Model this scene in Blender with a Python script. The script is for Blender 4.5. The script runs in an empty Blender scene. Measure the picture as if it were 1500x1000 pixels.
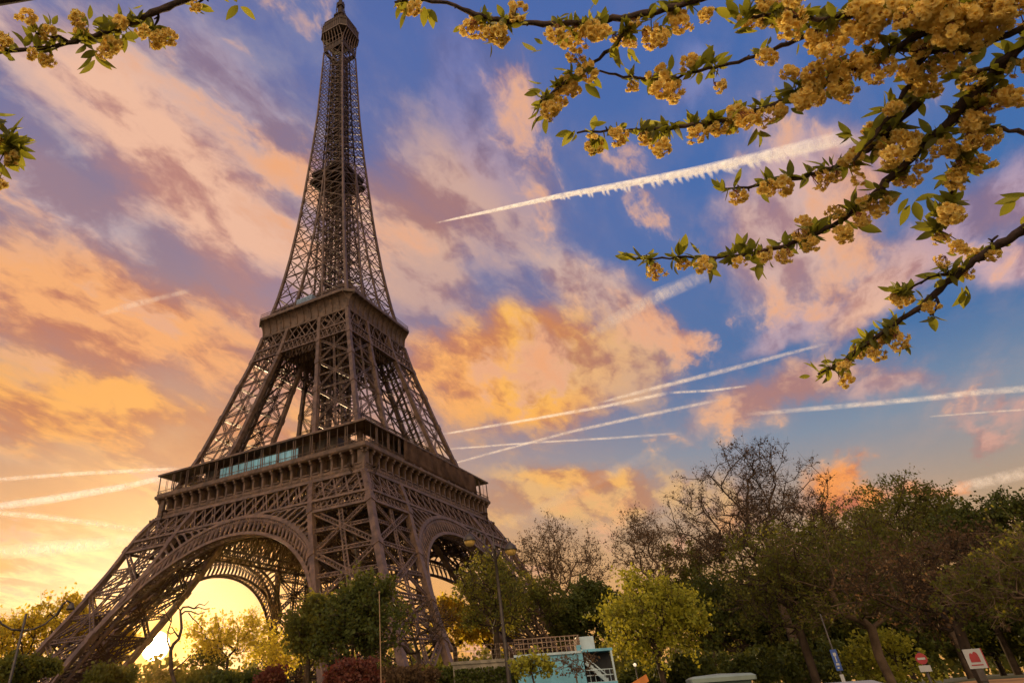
import bpy, math, random
import numpy as np
from mathutils import Vector, Matrix
PI = math.pi; R = math.radians
sc = bpy.context.scene

# ------------------------------------------------------------------ camera
CAM = np.array([-163.3154, -120.751, 3.351]); PITCH, YAW, ROLL = 0.5834, 0.4882, -0.0668
FPX, PPX, PPY = 964.271, 612.843, 401.957            # focal length and optical centre on the 1500x1000 photograph
def basis():
    f = np.array([math.cos(PITCH)*math.cos(YAW), math.cos(PITCH)*math.sin(YAW), math.sin(PITCH)])
    r = np.array([math.sin(YAW), -math.cos(YAW), 0.0]); u = np.cross(r, f)
    return f, math.cos(ROLL)*r+math.sin(ROLL)*u, -math.sin(ROLL)*r+math.cos(ROLL)*u
FW, RT, UP = basis()
def ray(x, y):
    d = FW+RT*(x-PPX)/FPX-UP*(y-PPY)/FPX
    return d/np.linalg.norm(d)
def at(x, y, dist):
    """point seen at photo pixel (x, y), dist metres away measured along the ground"""
    d = ray(x, y); return CAM+d*(dist/math.hypot(d[0], d[1]))
def near(x, y, dist):
    return CAM+ray(x, y)*dist
cd = bpy.data.cameras.new('camera'); cam = bpy.data.objects.new('camera', cd); sc.collection.objects.link(cam)
cd.sensor_width = 36; cd.lens = FPX/1500*36
cd.shift_x = (750-PPX)/1500; cd.shift_y = -(500-PPY)/1500
cd.clip_start = 0.05; cd.clip_end = 200000
m = Matrix.Identity(4)
for i in range(3):
    m[i][0] = RT[i]; m[i][1] = UP[i]; m[i][2] = -FW[i]; m[i][3] = CAM[i]
cam.matrix_world = m
sc.camera = cam
vs = sc.view_settings
vs.view_transform = 'Standard'; vs.look = 'None'; vs.exposure = 0.0; vs.gamma = 1.0
try: vs.use_curve_mapping = False
except Exception: pass
sc.cycles.max_bounces = 8; sc.cycles.transparent_max_bounces = 24
sc.cycles.volume_bounces = 0; sc.cycles.diffuse_bounces = 6

# ------------------------------------------------------------------ sun and sky
SUND = ray(228, 946); SUN_EL = math.asin(SUND[2]); SUN_AZ = math.atan2(SUND[1], SUND[0])
sl = bpy.data.lights.new('sun', 'SUN'); sl.energy = 5.0; sl.angle = R(0.5); sl.color = (1.0, 0.70, 0.36)
so = bpy.data.objects.new('sun', sl); sc.collection.objects.link(so)
so.rotation_euler = Vector((-SUND[0], -SUND[1], -SUND[2])).to_track_quat('-Z', 'Y').to_euler()
so.location = (0, 0, 400)

def lin(r, g, b):
    f = lambda c: (c/255/12.92) if c <= 10 else ((c/255+0.055)/1.055)**2.4
    return (f(r), f(g), f(b))

world = bpy.data.worlds.new('World'); sc.world = world; world.use_nodes = True
NT = world.node_tree; NT.nodes.clear()
class NB:
    """small helper that writes node maths as expressions"""
    def __init__(s, nt): s.nt = nt
    def n(s, t, **kw):
        nd = s.nt.nodes.new(t)
        for k, v in kw.items(): setattr(nd, k, v)
        return nd
    def put(s, sock, v):
        if hasattr(v, 'is_linked') or isinstance(v, bpy.types.NodeSocket): s.nt.links.new(v, sock)
        else: sock.default_value = v
    def m(s, op, a, b=0.0, c=0.0, clamp=False):
        nd = s.n('ShaderNodeMath', operation=op, use_clamp=clamp)
        s.put(nd.inputs[0], a); s.put(nd.inputs[1], b); s.put(nd.inputs[2], c); return nd.outputs[0]
    def v(s, op, a, b=(0, 0, 0), k='v'):
        nd = s.n('ShaderNodeVectorMath', operation=op)
        s.put(nd.inputs[0], a)
        if op == 'SCALE': s.put(nd.inputs['Scale'], b)
        else: s.put(nd.inputs[1], b)
        return nd.outputs['Value'] if op in ('DOT_PRODUCT', 'LENGTH') else nd.outputs[0]
    def noise(s, vec, scale, detail=4.0, rough=0.55, dist=0.0, col=False):
        nd = s.n('ShaderNodeTexNoise'); s.put(nd.inputs['Vector'], vec)
        nd.inputs['Scale'].default_value = scale; nd.inputs['Detail'].default_value = detail
        nd.inputs['Roughness'].default_value = rough; nd.inputs['Distortion'].default_value = dist
        return nd.outputs['Color' if col else 'Fac']
    def step(s, x, lo, hi, a=0.0, b=1.0):
        nd = s.n('ShaderNodeMapRange', interpolation_type='SMOOTHSTEP')
        s.put(nd.inputs['Value'], x)
        for nm, val in (('From Min', lo), ('From Max', hi), ('To Min', a), ('To Max', b)): nd.inputs[nm].default_value = val
        return nd.outputs['Result']
    def mix(s, f, a, b, mode='MIX'):
        nd = s.n('ShaderNodeMix', data_type='RGBA', blend_type=mode)
        s.put(nd.inputs[0], f)
        for sock, v in ((nd.inputs[6], a), (nd.inputs[7], b)):
            if isinstance(v, tuple) and len(v) == 3: v = v+(1,)
            s.put(sock, v)
        return nd.outputs[2]
    def ramp(s, fac, stops):
        nd = s.n('ShaderNodeValToRGB'); s.put(nd.inputs[0], fac)
        e = nd.color_ramp.elements
        while len(e) < len(stops): e.new(0.5)
        for el, (p, c) in zip(e, stops): el.position = p; el.color = tuple(c)+(1,)
        return nd.outputs[0]

W = NB(NT)
tc = W.n('ShaderNodeTexCoord')
D = W.v('NORMALIZE', tc.outputs['Generated'])
sep = W.n('ShaderNodeSeparateXYZ'); NT.links.new(D, sep.inputs[0])
dz = W.m('MAXIMUM', sep.outputs[2], 0.0)
sd = W.v('DOT_PRODUCT', D, tuple(SUND))                          # cosine of the angle to the sun
# planar coordinates on a cloud sheet overhead
inv = W.m('DIVIDE', 1.0, W.m('ADD', dz, 0.22))
pl = W.v('SCALE', D, inv)
def plan(px, py): d = ray(px, py); return d/(max(d[2], 0)+0.22)
STK = plan(420, 420)-plan(60, 110); STK /= np.linalg.norm(STK)     # the clouds are drawn out along the wind
pl = W.v('SUBTRACT', pl, W.v('SCALE', tuple(STK), W.m('MULTIPLY', W.v('DOT_PRODUCT', pl, tuple(STK)), 0.45)))
w1 = W.v('SUBTRACT', W.noise(pl, 1.6, 6, 0.6, col=True), (0.5, 0.5, 0.5))
DW = W.v('ADD', D, W.v('SCALE', w1, 0.24))                       # domain-warped direction for ragged cloud edges
plw = W.v('ADD', pl, W.v('SCALE', w1, 0.20))
nA = W.noise(plw, 4.6, 12, 0.60)
sp_ = np.array((SUND[0], SUND[1], 0.0))*0.05
nS = W.noise(W.v('ADD', plw, tuple(sp_)), 4.6, 12, 0.60)               # the same clouds a little nearer the sun: their slope towards the light
nB = W.noise(W.v('ADD', plw, (3.1, 1.7, 5.2)), 6.5, 11, 0.62, 0.1)
nC = W.noise(W.v('ADD', pl, (9.3, 4.4, 1.2)), 1.2, 5, 0.5)
# clear sky: blue overhead, pale towards the horizon, yellow round the sun
sky_t = W.n('ShaderNodeTexSky', sky_type='NISHITA'); sky_t.sun_disc = False
sky_t.sun_elevation = SUN_EL; sky_t.sun_rotation = PI/2-SUN_AZ
sky_t.air_density = 1.6; sky_t.dust_density = 2.0; sky_t.ozone_density = 3.0
base = W.ramp(dz, [(0.0, lin(222, 160, 84)), (0.09, lin(226, 172, 110)), (0.17, lin(188, 160, 132)), (0.27, lin(126, 146, 168)), (0.36, lin(64, 114, 168)), (0.55, lin(60, 108, 174)), (0.8, lin(62, 102, 172)), (1.0, lin(50, 80, 150))])
base = W.mix(0.06, base, W.v('SCALE', sky_t.outputs[0], 0.10))
gl = W.m('POWER', 2.718, W.m('MULTIPLY', W.m('SUBTRACT', sd, 1.0), 9.0))       # exp(-(1-cos)k)
base = W.mix(W.m('MULTIPLY', gl, 0.85), base, lin(248, 172, 78))
col = base
SHD = W.step(W.m('ADD', W.m('MULTIPLY', W.m('SUBTRACT', nA, nS), 1.5), W.m('ADD', W.m('MULTIPLY', nB, 0.55), W.m('MULTIPLY', nA, 0.35))), 0.31, 0.58)
FLD = []
def blob(x, y, a, b, ang, rgb, op=1.0, lo=0.12, hi=0.88, na=1.85, shade=0.9):
    """a cloud in the direction of photo pixel (x, y): half-axes a and b, a turned by ang degrees clockwise"""
    global col
    c = ray(x, y); ca, sa = math.cos(R(ang)), math.sin(R(ang))
    t1 = ray(x+ca*a, y+sa*a)-c; t2 = ray(x-sa*b, y+ca*b)-c
    t1 -= c*np.dot(t1, c); t2 -= c*np.dot(t2, c)
    M = np.linalg.inv(np.array([[t1@t1, t1@t2], [t1@t2, t2@t2]]))
    m1 = M[0, 0]*t1+M[0, 1]*t2; m2 = M[1, 0]*t1+M[1, 1]*t2
    u = W.v('DOT_PRODUCT', DW, tuple(m1)); v = W.v('DOT_PRODUCT', DW, tuple(m2))
    q = W.m('ADD', W.m('MULTIPLY', u, u), W.m('MULTIPLY', v, v))
    w = W.m('POWER', 2.718, W.m('MULTIPLY', q, -1.0))
    f = W.m('ADD', w, W.m('MULTIPLY', W.m('SUBTRACT', nA, 0.5), na))
    al = W.step(f, lo, hi, 0.0, op)
    q_ = lin(*rgb); dk = (0.58*q_[0]+0.05, 0.42*q_[1]+0.045, 0.44*q_[2]+0.06)
    col = W.mix(al, col, W.mix(SHD, dk, tuple(min(1.0, a*1.12) for a in lin(*rgb))))
blob(400, 690, 260, 60, 0, (244, 184, 104), 0.8)
blob(110, 840, 300, 60, -6, (255, 226, 160), 0.85)
blob(120, 330, 420, 330, 0, (178, 164, 164), 0.5)
blob(620, 340, 200, 220, 0, (160, 146, 156), 0.4)
blob(60, 110, 190, 70, 20, (186, 164, 164), 0.7)
blob(250, 290, 330, 85, 42, (228, 178, 150), 0.95)
blob(330, 150, 130, 50, 50, (170, 150, 165), 0.6)
blob(90, 300, 150, 40, 35, (190, 170, 175), 0.55)
blob(170, 480, 330, 85, 18, (236, 166, 108), 0.95)
blob(120, 600, 330, 55, 4, (244, 172, 88), 0.9)
blob(640, 290, 150, 110, 55, (204, 164, 146), 0.85)
blob(690, 150, 150, 60, 70, (112, 116, 172), 0.4)
blob(590, 420, 110, 70, 60, (206, 164, 142), 0.7)
blob(830, 430, 95, 45, 20, (206, 172, 156), 0.85)
blob(745, 555, 160, 80, -8, (244, 172, 84), 0.95, na=1.3)
blob(735, 530, 100, 55, -10, (255, 182, 84), 0.85, na=1.2)
blob(640, 560, 60, 70, 80, (240, 168, 100), 0.75)
blob(860, 540, 90, 40, 10, (214, 170, 130), 0.7)
blob(1010, 120, 60, 40, -50, (146, 146, 190), 0.4)
blob(1130, 350, 120, 90, -30, (212, 174, 160), 0.85)
blob(1180, 240, 100, 35, -20, (200, 166, 168), 0.7)
blob(1270, 420, 120, 42, -48, (226, 178, 152), 0.95)
blob(1400, 300, 170, 60, -40, (166, 142, 166), 0.7)
blob(1480, 260, 120, 60, -40, (178, 152, 170), 0.65)
blob(1460, 390, 90, 35, -20, (220, 176, 174), 0.7)
blob(1130, 490, 90, 30, -30, (190, 160, 168), 0.7)
blob(1160, 580, 190, 45, -12, (222, 168, 132), 0.8)
blob(1300, 590, 110, 30, -15, (218, 168, 150), 0.6)
blob(850, 720, 280, 60, 0, (226, 176, 112), 0.85)
blob(840, 690, 100, 18, -5, (240, 176, 90), 0.7)
blob(1270, 710, 85, 26, -8, (240, 150, 76), 1.0)
blob(1412, 674, 50, 16, -10, (236, 150, 92), 0.95)
blob(1460, 600, 60, 22, 0, (220, 160, 140), 0.7)
blob(1440, 730, 120, 22, -8, (220, 168, 120), 0.6)
# thin veil everywhere, pinker away from the sun
veil = W.step(nC, 0.42, 0.75, 0.0, 0.35)
veil = W.m('MULTIPLY', veil, W.step(nA, 0.40, 0.62))
warm = W.step(sd, 0.1, 0.9)
col = W.mix(veil, col, W.mix(warm, lin(190, 160, 160), lin(235, 180, 125)))
# the unseen eastern sky behind the camera, brightened as fill light
back = W.step(W.v('DOT_PRODUCT', D, tuple(np.array([math.cos(YAW-0.25), math.sin(YAW-0.25), 0]))), -0.1, -0.8)
col = W.mix(back, col, (0.58, 0.48, 0.44))
BK = (math.cos(R(200))*math.cos(R(32)), math.sin(R(200))*math.cos(R(32)), math.sin(R(32)))       # added key light: an unseen bright patch of sky behind the camera
kb = W.m('POWER', 2.718, W.m('MULTIPLY', W.m('SUBTRACT', W.v('DOT_PRODUCT', D, BK), 1.0), 5.0))
col = W.mix(W.m('MULTIPLY', kb, W.step(nA, 0.25, 0.5, 0.75, 1.0)), col, (3.6, 2.65, 1.65))
# sun glow and the disc itself
g2 = W.m('POWER', 2.718, W.m('MULTIPLY', W.m('SUBTRACT', sd, 1.0), 75.0))
col = W.mix(W.m('MULTIPLY', g2, 0.85), col, (1.08, 0.90, 0.58))
g3 = W.m('POWER', 2.718, W.m('MULTIPLY', W.m('SUBTRACT', sd, 1.0), 900.0))
col = W.mix(W.m('MULTIPLY', g3, 0.95), col, (1.10, 0.60, 0.08))
col = W.mix(W.step(sd, math.cos(R(1.02)), math.cos(R(0.62))), col, (16.0, 13.0, 7.0))
bg = W.n('ShaderNodeBackground'); NT.links.new(col, bg.inputs[0]); bg.inputs[1].default_value = 1.0
wo = W.n('ShaderNodeOutputWorld'); NT.links.new(bg.outputs[0], wo.inputs[0])
world.cycles.sampling_method = 'MANUAL'; world.cycles.sample_map_resolution = 1024
# ------------------------------------------------------------------ mesh helpers
class MB:
    def __init__(s): s.v = []; s.f = []; s.sm = []; s.mi = []; s.m = 0
    def add(s, vs, fs, smooth=False):
        o = len(s.v); s.v.extend([tuple(map(float, p)) for p in vs])
        for f in fs: s.f.append(tuple(o+i for i in f)); s.sm.append(smooth); s.mi.append(s.m)
    def beam(s, p, q, w, h=None, up=(0, 0, 1)):
        """box bar from p to q, w wide across and h deep along up"""
        h = h or w; p = np.array(p, float); q = np.array(q, float)
        d = q-p; L = np.linalg.norm(d)
        if L < 1e-6: return
        d /= L; up = np.array(up, float)
        a = np.cross(d, up)
        if np.linalg.norm(a) < 1e-3: a = np.cross(d, (1, 0, 0.3))
        a /= np.linalg.norm(a); b = np.cross(a, d)
        vs = []
        for e in (p, q):
            for x, y in ((-1, -1), (1, -1), (1, 1), (-1, 1)): vs.append(e+a*x*w/2+b*y*h/2)
        s.add(vs, [(3, 2, 1, 0), (4, 5, 6, 7), (0, 1, 5, 4), (1, 2, 6, 5), (2, 3, 7, 6), (3, 0, 4, 7)])
    def poly(s, pts, w, h=None, up=(0, 0, 1)):
        for p, q in zip(pts, pts[1:]): s.beam(p, q, w, h, up)
    def box(s, lo, hi):
        x0, y0, z0 = lo; x1, y1, z1 = hi
        s.add([(x0, y0, z0), (x1, y0, z0), (x1, y1, z0), (x0, y1, z0), (x0, y0, z1), (x1, y0, z1), (x1, y1, z1), (x0, y1, z1)],
              [(3, 2, 1, 0), (4, 5, 6, 7), (0, 1, 5, 4), (1, 2, 6, 5), (2, 3, 7, 6), (3, 0, 4, 7)])
    def tube(s, pts, rad, n=6, cap=True):
        P = np.array(pts, float); rad = np.broadcast_to(np.array(rad, float), (len(P),))
        T = np.gradient(P, axis=0); T /= np.linalg.norm(T, axis=1)[:, None]+1e-9
        ref = np.array((0.31, 0.17, 0.93)) if abs(T[0][2]) < 0.8 else np.array((0.95, 0.2, 0.1))
        vs = []; ang = np.arange(n)*2*PI/n
        for p, t, r in zip(P, T, rad):
            a = np.cross(t, ref); a /= np.linalg.norm(a)+1e-9; b = np.cross(t, a)
            vs.extend(p+r*(np.cos(ang)[:, None]*a+np.sin(ang)[:, None]*b))
        fs = [(i*n+k, i*n+(k+1) % n, (i+1)*n+(k+1) % n, (i+1)*n+k) for i in range(len(P)-1) for k in range(n)]
        if cap: fs += [tuple(range(n))[::-1], tuple((len(P)-1)*n+k for k in range(n))]
        s.add(vs, fs, True)
    def lathe(s, prof, c, n=24):
        """surface of revolution: prof is a list of (radius, z)"""
        vs = []
        for r, z in prof: vs += [(c[0]+r*math.cos(2*PI*k/n), c[1]+r*math.sin(2*PI*k/n), c[2]+z) for k in range(n)]
        s.add(vs, [(i*n+k, i*n+(k+1) % n, (i+1)*n+(k+1) % n, (i+1)*n+k) for i in range(len(prof)-1) for k in range(n)], True)
    def loft(s, prof, cx=0, cy=0):
        """square rings with cut corners: prof is a list of (z, half width, corner cut)"""
        vs = []
        for z, S, c in prof:
            c = max(c, 0.001)
            vs += [(cx+x, cy+y, z) for x, y in ((-S, -S+c), (-S+c, -S), (S-c, -S), (S, -S+c), (S, S-c), (S-c, S), (-S+c, S), (-S, S-c))]
        s.add(vs, [(i*8+k, i*8+(k+1) % 8, (i+1)*8+(k+1) % 8, (i+1)*8+k) for i in range(len(prof)-1) for k in range(8)])
    def build(s, name, mat, parent=None, loc=None):
        me = bpy.data.meshes.new(name)
        me.from_pydata(s.v, [], s.f)
        me.polygons.foreach_set('use_smooth', s.sm)
        mats = mat if isinstance(mat, (list, tuple)) else [mat]
        for k in mats: me.materials.append(k)
        if len(mats) > 1: me.polygons.foreach_set('material_index', s.mi)
        me.update()
        o = bpy.data.objects.new(name, me); sc.collection.objects.link(o)
        if parent is not None: o.parent = parent
        if loc is not None: o.location = loc
        return o

def tag(o, label=None, cat=None, group=None, kind=None):
    if label: o['label'] = label
    if cat: o['category'] = cat
    if group: o['group'] = group
    if kind: o['kind'] = kind
    return o
def thing(name, label, cat, loc=(0, 0, 0), group=None, rz=0.0):
    o = bpy.data.objects.new(name, None); sc.collection.objects.link(o)
    o.location = tuple(map(float, loc)); o.rotation_euler = (0, 0, rz); o.empty_display_size = 0.5
    return tag(o, label, cat, group)
def dup(o, parent=None, rz=None, loc=None, scale=None):
    c = o.copy(); sc.collection.objects.link(c)
    if parent is not None: c.parent = parent
    if rz is not None: c.rotation_euler = (0, 0, rz)
    if loc is not None: c.location = tuple(map(float, loc))
    if scale is not None: c.scale = scale
    for ch in list(o.children): dup(ch, c)
    return c

# ------------------------------------------------------------------ materials
def mat(name, col, rough=0.6, metal=0.0, var=0.15, scale=1.0, bump=0.0, spec=0.4, col2=None, island=False, trans=0.0, tcol=None):
    M = bpy.data.materials.new(name); M.use_nodes = True; nt = M.node_tree; b = NB(nt)
    pb = nt.nodes['Principled BSDF']; out = nt.nodes['Material Output']
    t = b.n('ShaderNodeTexCoord'); nz = b.noise(t.outputs['Object'], scale, 6, 0.6)
    c2 = col2 or tuple(min(1, x*(1+2*var)) for x in col); c1 = col if col2 else tuple(x*(1-var) for x in col)
    if island:
        g = b.n('ShaderNodeNewGeometry'); f = b.m('ADD', b.m('MULTIPLY', g.outputs['Random Per Island'], 0.75), b.m('MULTIPLY', nz, 0.4), clamp=True)
    else: f = b.step(nz, 0.3, 0.7)
    c = b.mix(f, c1, c2)
    nt.links.new(c, pb.inputs['Base Color'])
    pb.inputs['Roughness'].default_value = rough; pb.inputs['Metallic'].default_value = metal
    pb.inputs['Specular IOR Level'].default_value = spec
    if bump:
        bp = b.n('ShaderNodeBump'); bp.inputs['Strength'].default_value = bump; bp.inputs['Distance'].default_value = 0.02
        nt.links.new(b.noise(t.outputs['Object'], scale*9, 5, 0.65), bp.inputs['Height']); nt.links.new(bp.outputs[0], pb.inputs['Normal'])
    if trans:
        tr = b.n('ShaderNodeBsdfTranslucent')
        if tcol: nt.links.new(b.mix(f, tuple(x*0.75 for x in tcol), tcol), tr.inputs[0])
        else: nt.links.new(c, tr.inputs[0])
        mx = b.n('ShaderNodeMixShader'); mx.inputs[0].default_value = trans
        nt.links.new(pb.outputs[0], mx.inputs[1]); nt.links.new(tr.outputs[0], mx.inputs[2]); nt.links.new(mx.outputs[0], out.inputs[0])
    return M
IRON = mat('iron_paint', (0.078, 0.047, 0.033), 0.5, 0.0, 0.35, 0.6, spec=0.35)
IRON_SHADE = mat('iron_shaded', (0.030, 0.018, 0.013), 0.6, 0.0, 0.25, 0.4, spec=0.2)  # same iron darkened: interior shade put into the colour
STONE = mat('masonry', (0.25, 0.21, 0.16), 0.85, 0, 0.25, 0.5, bump=0.4)
BLUEGLASS = mat('blue_glass', (0.14, 0.36, 0.52), 0.12, 0.0, 0.3, 0.25, spec=0.8)
NETTING = mat('brown_netting', (0.06, 0.036, 0.026), 0.95, 0.0, 0.3, 0.25, spec=0.05)
DARKWALL = mat('dark_pavilion', (0.05, 0.04, 0.035), 0.5, 0, 0.3, 0.3)

# ------------------------------------------------------------------ the iron tower
ZA = np.array([0, 11, 15, 22, 30, 38, 43, 47.5, 51.5, 57, 64, 69, 84, 91, 97, 103, 110, 116, 123, 140, 160, 170, 200, 221, 262, 276])
AA = np.array([62.45, 55.3, 53, 49.2, 44.9, 41, 38.9, 36.9, 34.4, 32.4, 29.9, 27.9, 23.6, 21.8, 20, 18.5, 17.1, 16.1, 14.7, 12.3, 10.35, 9.6, 7.6, 6.5, 5.3, 5.1])
ZW = np.array([0, 45, 51.5, 64, 77, 95, 110, 116, 140, 170, 178, 300]); WW = np.array([16.5, 16.3, 15.2, 14, 13, 11.7, 10.6, 9.8, 9.2, 8.9, 8.6, 8.6])
fa = lambda z: float(np.interp(z, ZA, AA))
def fb(z): return max(fa(z)-float(np.interp(z, ZW, WW)), 0.0)
def truss(mb, p, q, w, nrm, c=0.24, zz=0.12, n=None):
    """lattice girder from p to q, w wide in the plane whose normal is nrm"""
    p = np.array(p, float); q = np.array(q, float); d = q-p; L = np.linalg.norm(d); d /= L
    a = np.cross(d, nrm); a /= np.linalg.norm(a); a = a*w/2
    mb.beam(p+a, q+a, c, c*1.6, nrm); mb.beam(p-a, q-a, c, c*1.6, nrm)
    n = n or max(2, int(L/(w*1.1)))
    for i in range(n):
        u = p+d*L*i/n; v = p+d*L*(i+1)/n; sg = 1 if i % 2 else -1
        mb.beam(u+a*sg, v-a*sg, zz, zz, nrm); mb.beam(u-a*sg, v+a*sg, zz, zz, nrm)
def corner(z, i, j):
    """column line of the (-,-) pillar: i, j pick the outer (0) or inner (1) line"""
    a, b = fa(z), fb(z); return np.array((-(b if i else a), -(b if j else a), z))
QUAD = ((0, 0), (0, 1), (1, 1), (1, 0))
def pillar(zs, cw, tw, ch=0.2, inner=True):
    """one lattice pillar in the (-,-) corner; returns (columns, bracing)"""
    cs = []; b = MB(); inn = MB()
    zf = sorted(set(list(zs)+list(np.linspace(zs[0], zs[-1], 12))))
    for i, j in QUAD:
        c = MB(); cs.append(c)
        for z0, z1 in zip(zf, zf[1:]): c.beam(corner(z0, i, j), corner(z1, i, j), cw, cw, (1, 0, 0))
        for z in zs[1:-1]:
            p = corner(z, i, j); q = corner(z+0.01, i, j); d = (q-p)/np.linalg.norm(q-p)
            c.beam(p-d*0.9, p+d*0.9, cw*1.25, cw*1.25, (1, 0, 0))
    for k in range(4):
        A, B = QUAD[k], QUAD[(k+1) % 4]
        for z0, z1 in zip(zs, zs[1:]):
            p0, q0, p1, q1 = corner(z0, *A), corner(z0, *B), corner(z1, *A), corner(z1, *B)
            nrm = np.cross(q0-p0, p1-p0); nrm /= np.linalg.norm(nrm)
            t_ = b if k in (0, 3) else inn
            truss(t_, p0, q1, tw, nrm, ch, ch*0.55); truss(t_, q0, p1, tw, nrm, ch, ch*0.55)
            zm = (z0+z1)/2; truss(t_, corner(zm, *A), corner(zm, *B), tw*0.8, nrm, ch*0.8, ch*0.5)
            truss(t_, (p0+q0)/2, (p1+q1)/2, tw*0.9, nrm, ch*0.9, ch*0.5)
            truss(t_, p1, q1, tw*0.9, nrm, ch, ch*0.55)
    # lift track, stairs and floor frames inside the pillar
    rs = random.Random(5)
    mid = lambda z: (corner(z, 0, 0)+corner(z, 1, 1))/2
    for z0, z1 in zip(zf, zf[1:]):
        for o in (-1.6, 1.6): inn.beam(mid(z0)+np.array((o, -o, 0)), mid(z1)+np.array((o, -o, 0)), 0.4, 0.7, (1, 1, 0))
    n = int((zs[-1]-zs[0])/2.4)
    for i in range(n):
        z = zs[0]+(zs[-1]-zs[0])*(i+0.5)/n; w = float(np.interp(z, ZW, WW))*0.5
        p = mid(z); inn.beam(p+np.array((1.6, -1.6, 0)), p+np.array((-1.6, 1.6, 0)), 0.25)
        if inner and i % 3 == 0:
            inn.beam(p+np.array((w, w, 0)), p-np.array((w, w, 0)), 0.28); inn.beam(p+np.array((w, -w, 0)), p-np.array((w, -w, 0)), 0.28)
        s = 1 if i % 2 else -1; x = w*0.5
        inn.beam(p+np.array((-x*s, x*0.9, -1.2)), p+np.array((x*s, x*0.9, 1.2)), 0.5, 0.1)
    return cs, b, inn
def fpt(y, z, off=0.0):
    """point on the (-x) outer face of the tower, off metres outside it"""
    return np.array((-fa(z)-off, y, z))
NRM = np.array((-1, 0, 0.35)); NRM /= np.linalg.norm(NRM)

tower = thing('lattice_tower', 'tall brown wrought iron lattice tower on four arched legs', 'tower')
def four(build_parts, name_of=None):
    """copy a part and its children round the four sides"""
    for p in build_parts:
        for k in (1, 2, 3): dup(p, tower, rz=k*PI/2)
def build_pillar(name, res):
    cs, b, inn = res
    o = b.build(name, IRON, tower)
    for c in cs: c.build('column', IRON, o)
    inn.build('lift_track', IRON_SHADE, o); return o
P1 = build_pillar('pillar', pillar([3.0, 14.5, 22.0, 32.5, 43.0, 51.0], 1.35, 1.0, 0.22, False))
four([P1])
ft = MB()
for i, j in QUAD:
    p = corner(0, i, j); x, y = p[0], p[1]
    ft.loft([(-3, 4.6, 0.2), (0.6, 4.6, 0.2), (0.7, 4.2, 0.2), (3.2, 3.0, 0.2), (3.21, 0.2, 0.1)], x, y)
FT = ft.build('masonry_foot', STONE, tower); four([FT])

# --- arch, spandrel and lattice belt of one face
arch = MB(); RI, CI, RO, CO = 37.0, 4.0, 36.3, 8.9
def arc(Rr, zc, t, off):
    return fpt(Rr*math.cos(t), zc+Rr*math.sin(t), off)
def inside(y, z): return abs(y) <= fb(z)+0.6
N = 64; ti = [R(13)+(PI-2*R(13))*i/N for i in range(N+1)]
for off, back in ((0.45, 0), (-2.6, 1)):
    inn = [arc(RI, CI, t, off) for t in ti]; out = []
    for t in ti:
        p = arc(RO, CO, t, off)
        out.append(p if inside(p[1], p[2]) else None)
    arch.poly(inn, 0.75, 0.55, NRM)
    for p, q in zip(out, out[1:]):
        if p is not None and q is not None: arch.beam(p, q, 0.85, 0.55, NRM)
    for i in range(N+1):
        if out[i] is None: continue
        arch.beam(inn[i], out[i], 0.30, 0.22, NRM)
        if i < N and out[i+1] is not None:
            m0 = inn[i]*0.5+out[i]*0.5; m1 = inn[i+1]*0.5+out[i+1]*0.5; mm = (m0+m1)/2
            arch.beam(inn[i]*0.25+out[i]*0.75, inn[i+1]*0.25+out[i+1]*0.75, 0.2, 0.2, NRM)
            if not back: arch.beam(inn[i], (out[i]+out[i+1])/2, 0.14, 0.14, NRM); arch.beam(inn[i+1], (out[i]+out[i+1])/2, 0.14, 0.14, NRM)
for i in range(N+1):
    arch.beam(arc(RI, CI, ti[i], 0.4), arc(RI, CI, ti[i], -2.6), 0.24)
    if i < N: arch.beam(arc(RI, CI, ti[i], 0.4), arc(RI, CI, ti[i+1], -2.6), 0.16)
# spandrel: slats fanning from the arch to the pillar and the belt, with rounded eyes
for sgn in (-1, 1):
    prev = None
    for i in range(0, 23):
        t = R(88-i*2.9)
        y, z = RO*math.cos(t), CO+RO*math.sin(t)
        if z < 29 or not inside(y, z): continue
        # walk outwards until the belt or the pillar is met
        s_ = 0.0; yy, zz_ = y, z
        dx, dzz = math.cos(t*0.62), math.sin(t*0.62)
        while zz_ < 44.6 and yy < fb(zz_)-0.4 and s_ < 14: s_ += 0.15; yy = y+dx*s_; zz_ = z+dzz*s_
        if s_ > 0.8:
            p, q = fpt(sgn*y, z, 0.3), fpt(sgn*yy, zz_, 0.3)
            arch.beam(p, q, 0.42, 0.4, NRM)
            if prev is not None:
                for e0, e1, s0 in ((prev[1], q, 1), (prev[0], p, -1)):
                    mm = (e0+e1)/2; ax = (e1-e0)/2; rr = np.linalg.norm(ax)
                    di = (prev[1]-prev[0])+(q-p); L = np.linalg.norm(di)/2; di = di/(2*L); hh = min(rr*1.2, L*0.4)
                    pts = [mm-di*s0*hh+ax*math.cos(a)+di*s0*hh*math.sin(a) for a in np.linspace(0, PI, 7)]
                    arch.poly(pts, 0.38, 0.4, NRM)
            prev = (p, q)
A1 = arch.build('arch', IRON, tower); four([A1])
belt = MB()
def lattice(mb, z0, z1, y0, y1, cell, w, off, back=None):
    L = y1-y0; n = max(1, int(round(L/cell)))
    for i in range(n):
        for off_, ww in ((off, w),)+(((back, w*0.9),) if back is not None else ()):
            sh = 0.0 if off_ == off else 0.5
            ya, yb = y0+L*min(1, (i+sh)/n), y0+L*min(1, (i+1+sh)/n)
            if yb-ya < 0.2: continue
            mb.beam(fpt(ya, z0, off_), fpt(yb, z1, off_), ww, 0.16, NRM); mb.beam(fpt(yb, z0, off_), fpt(ya, z1, off_), ww, 0.16, NRM)
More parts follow.
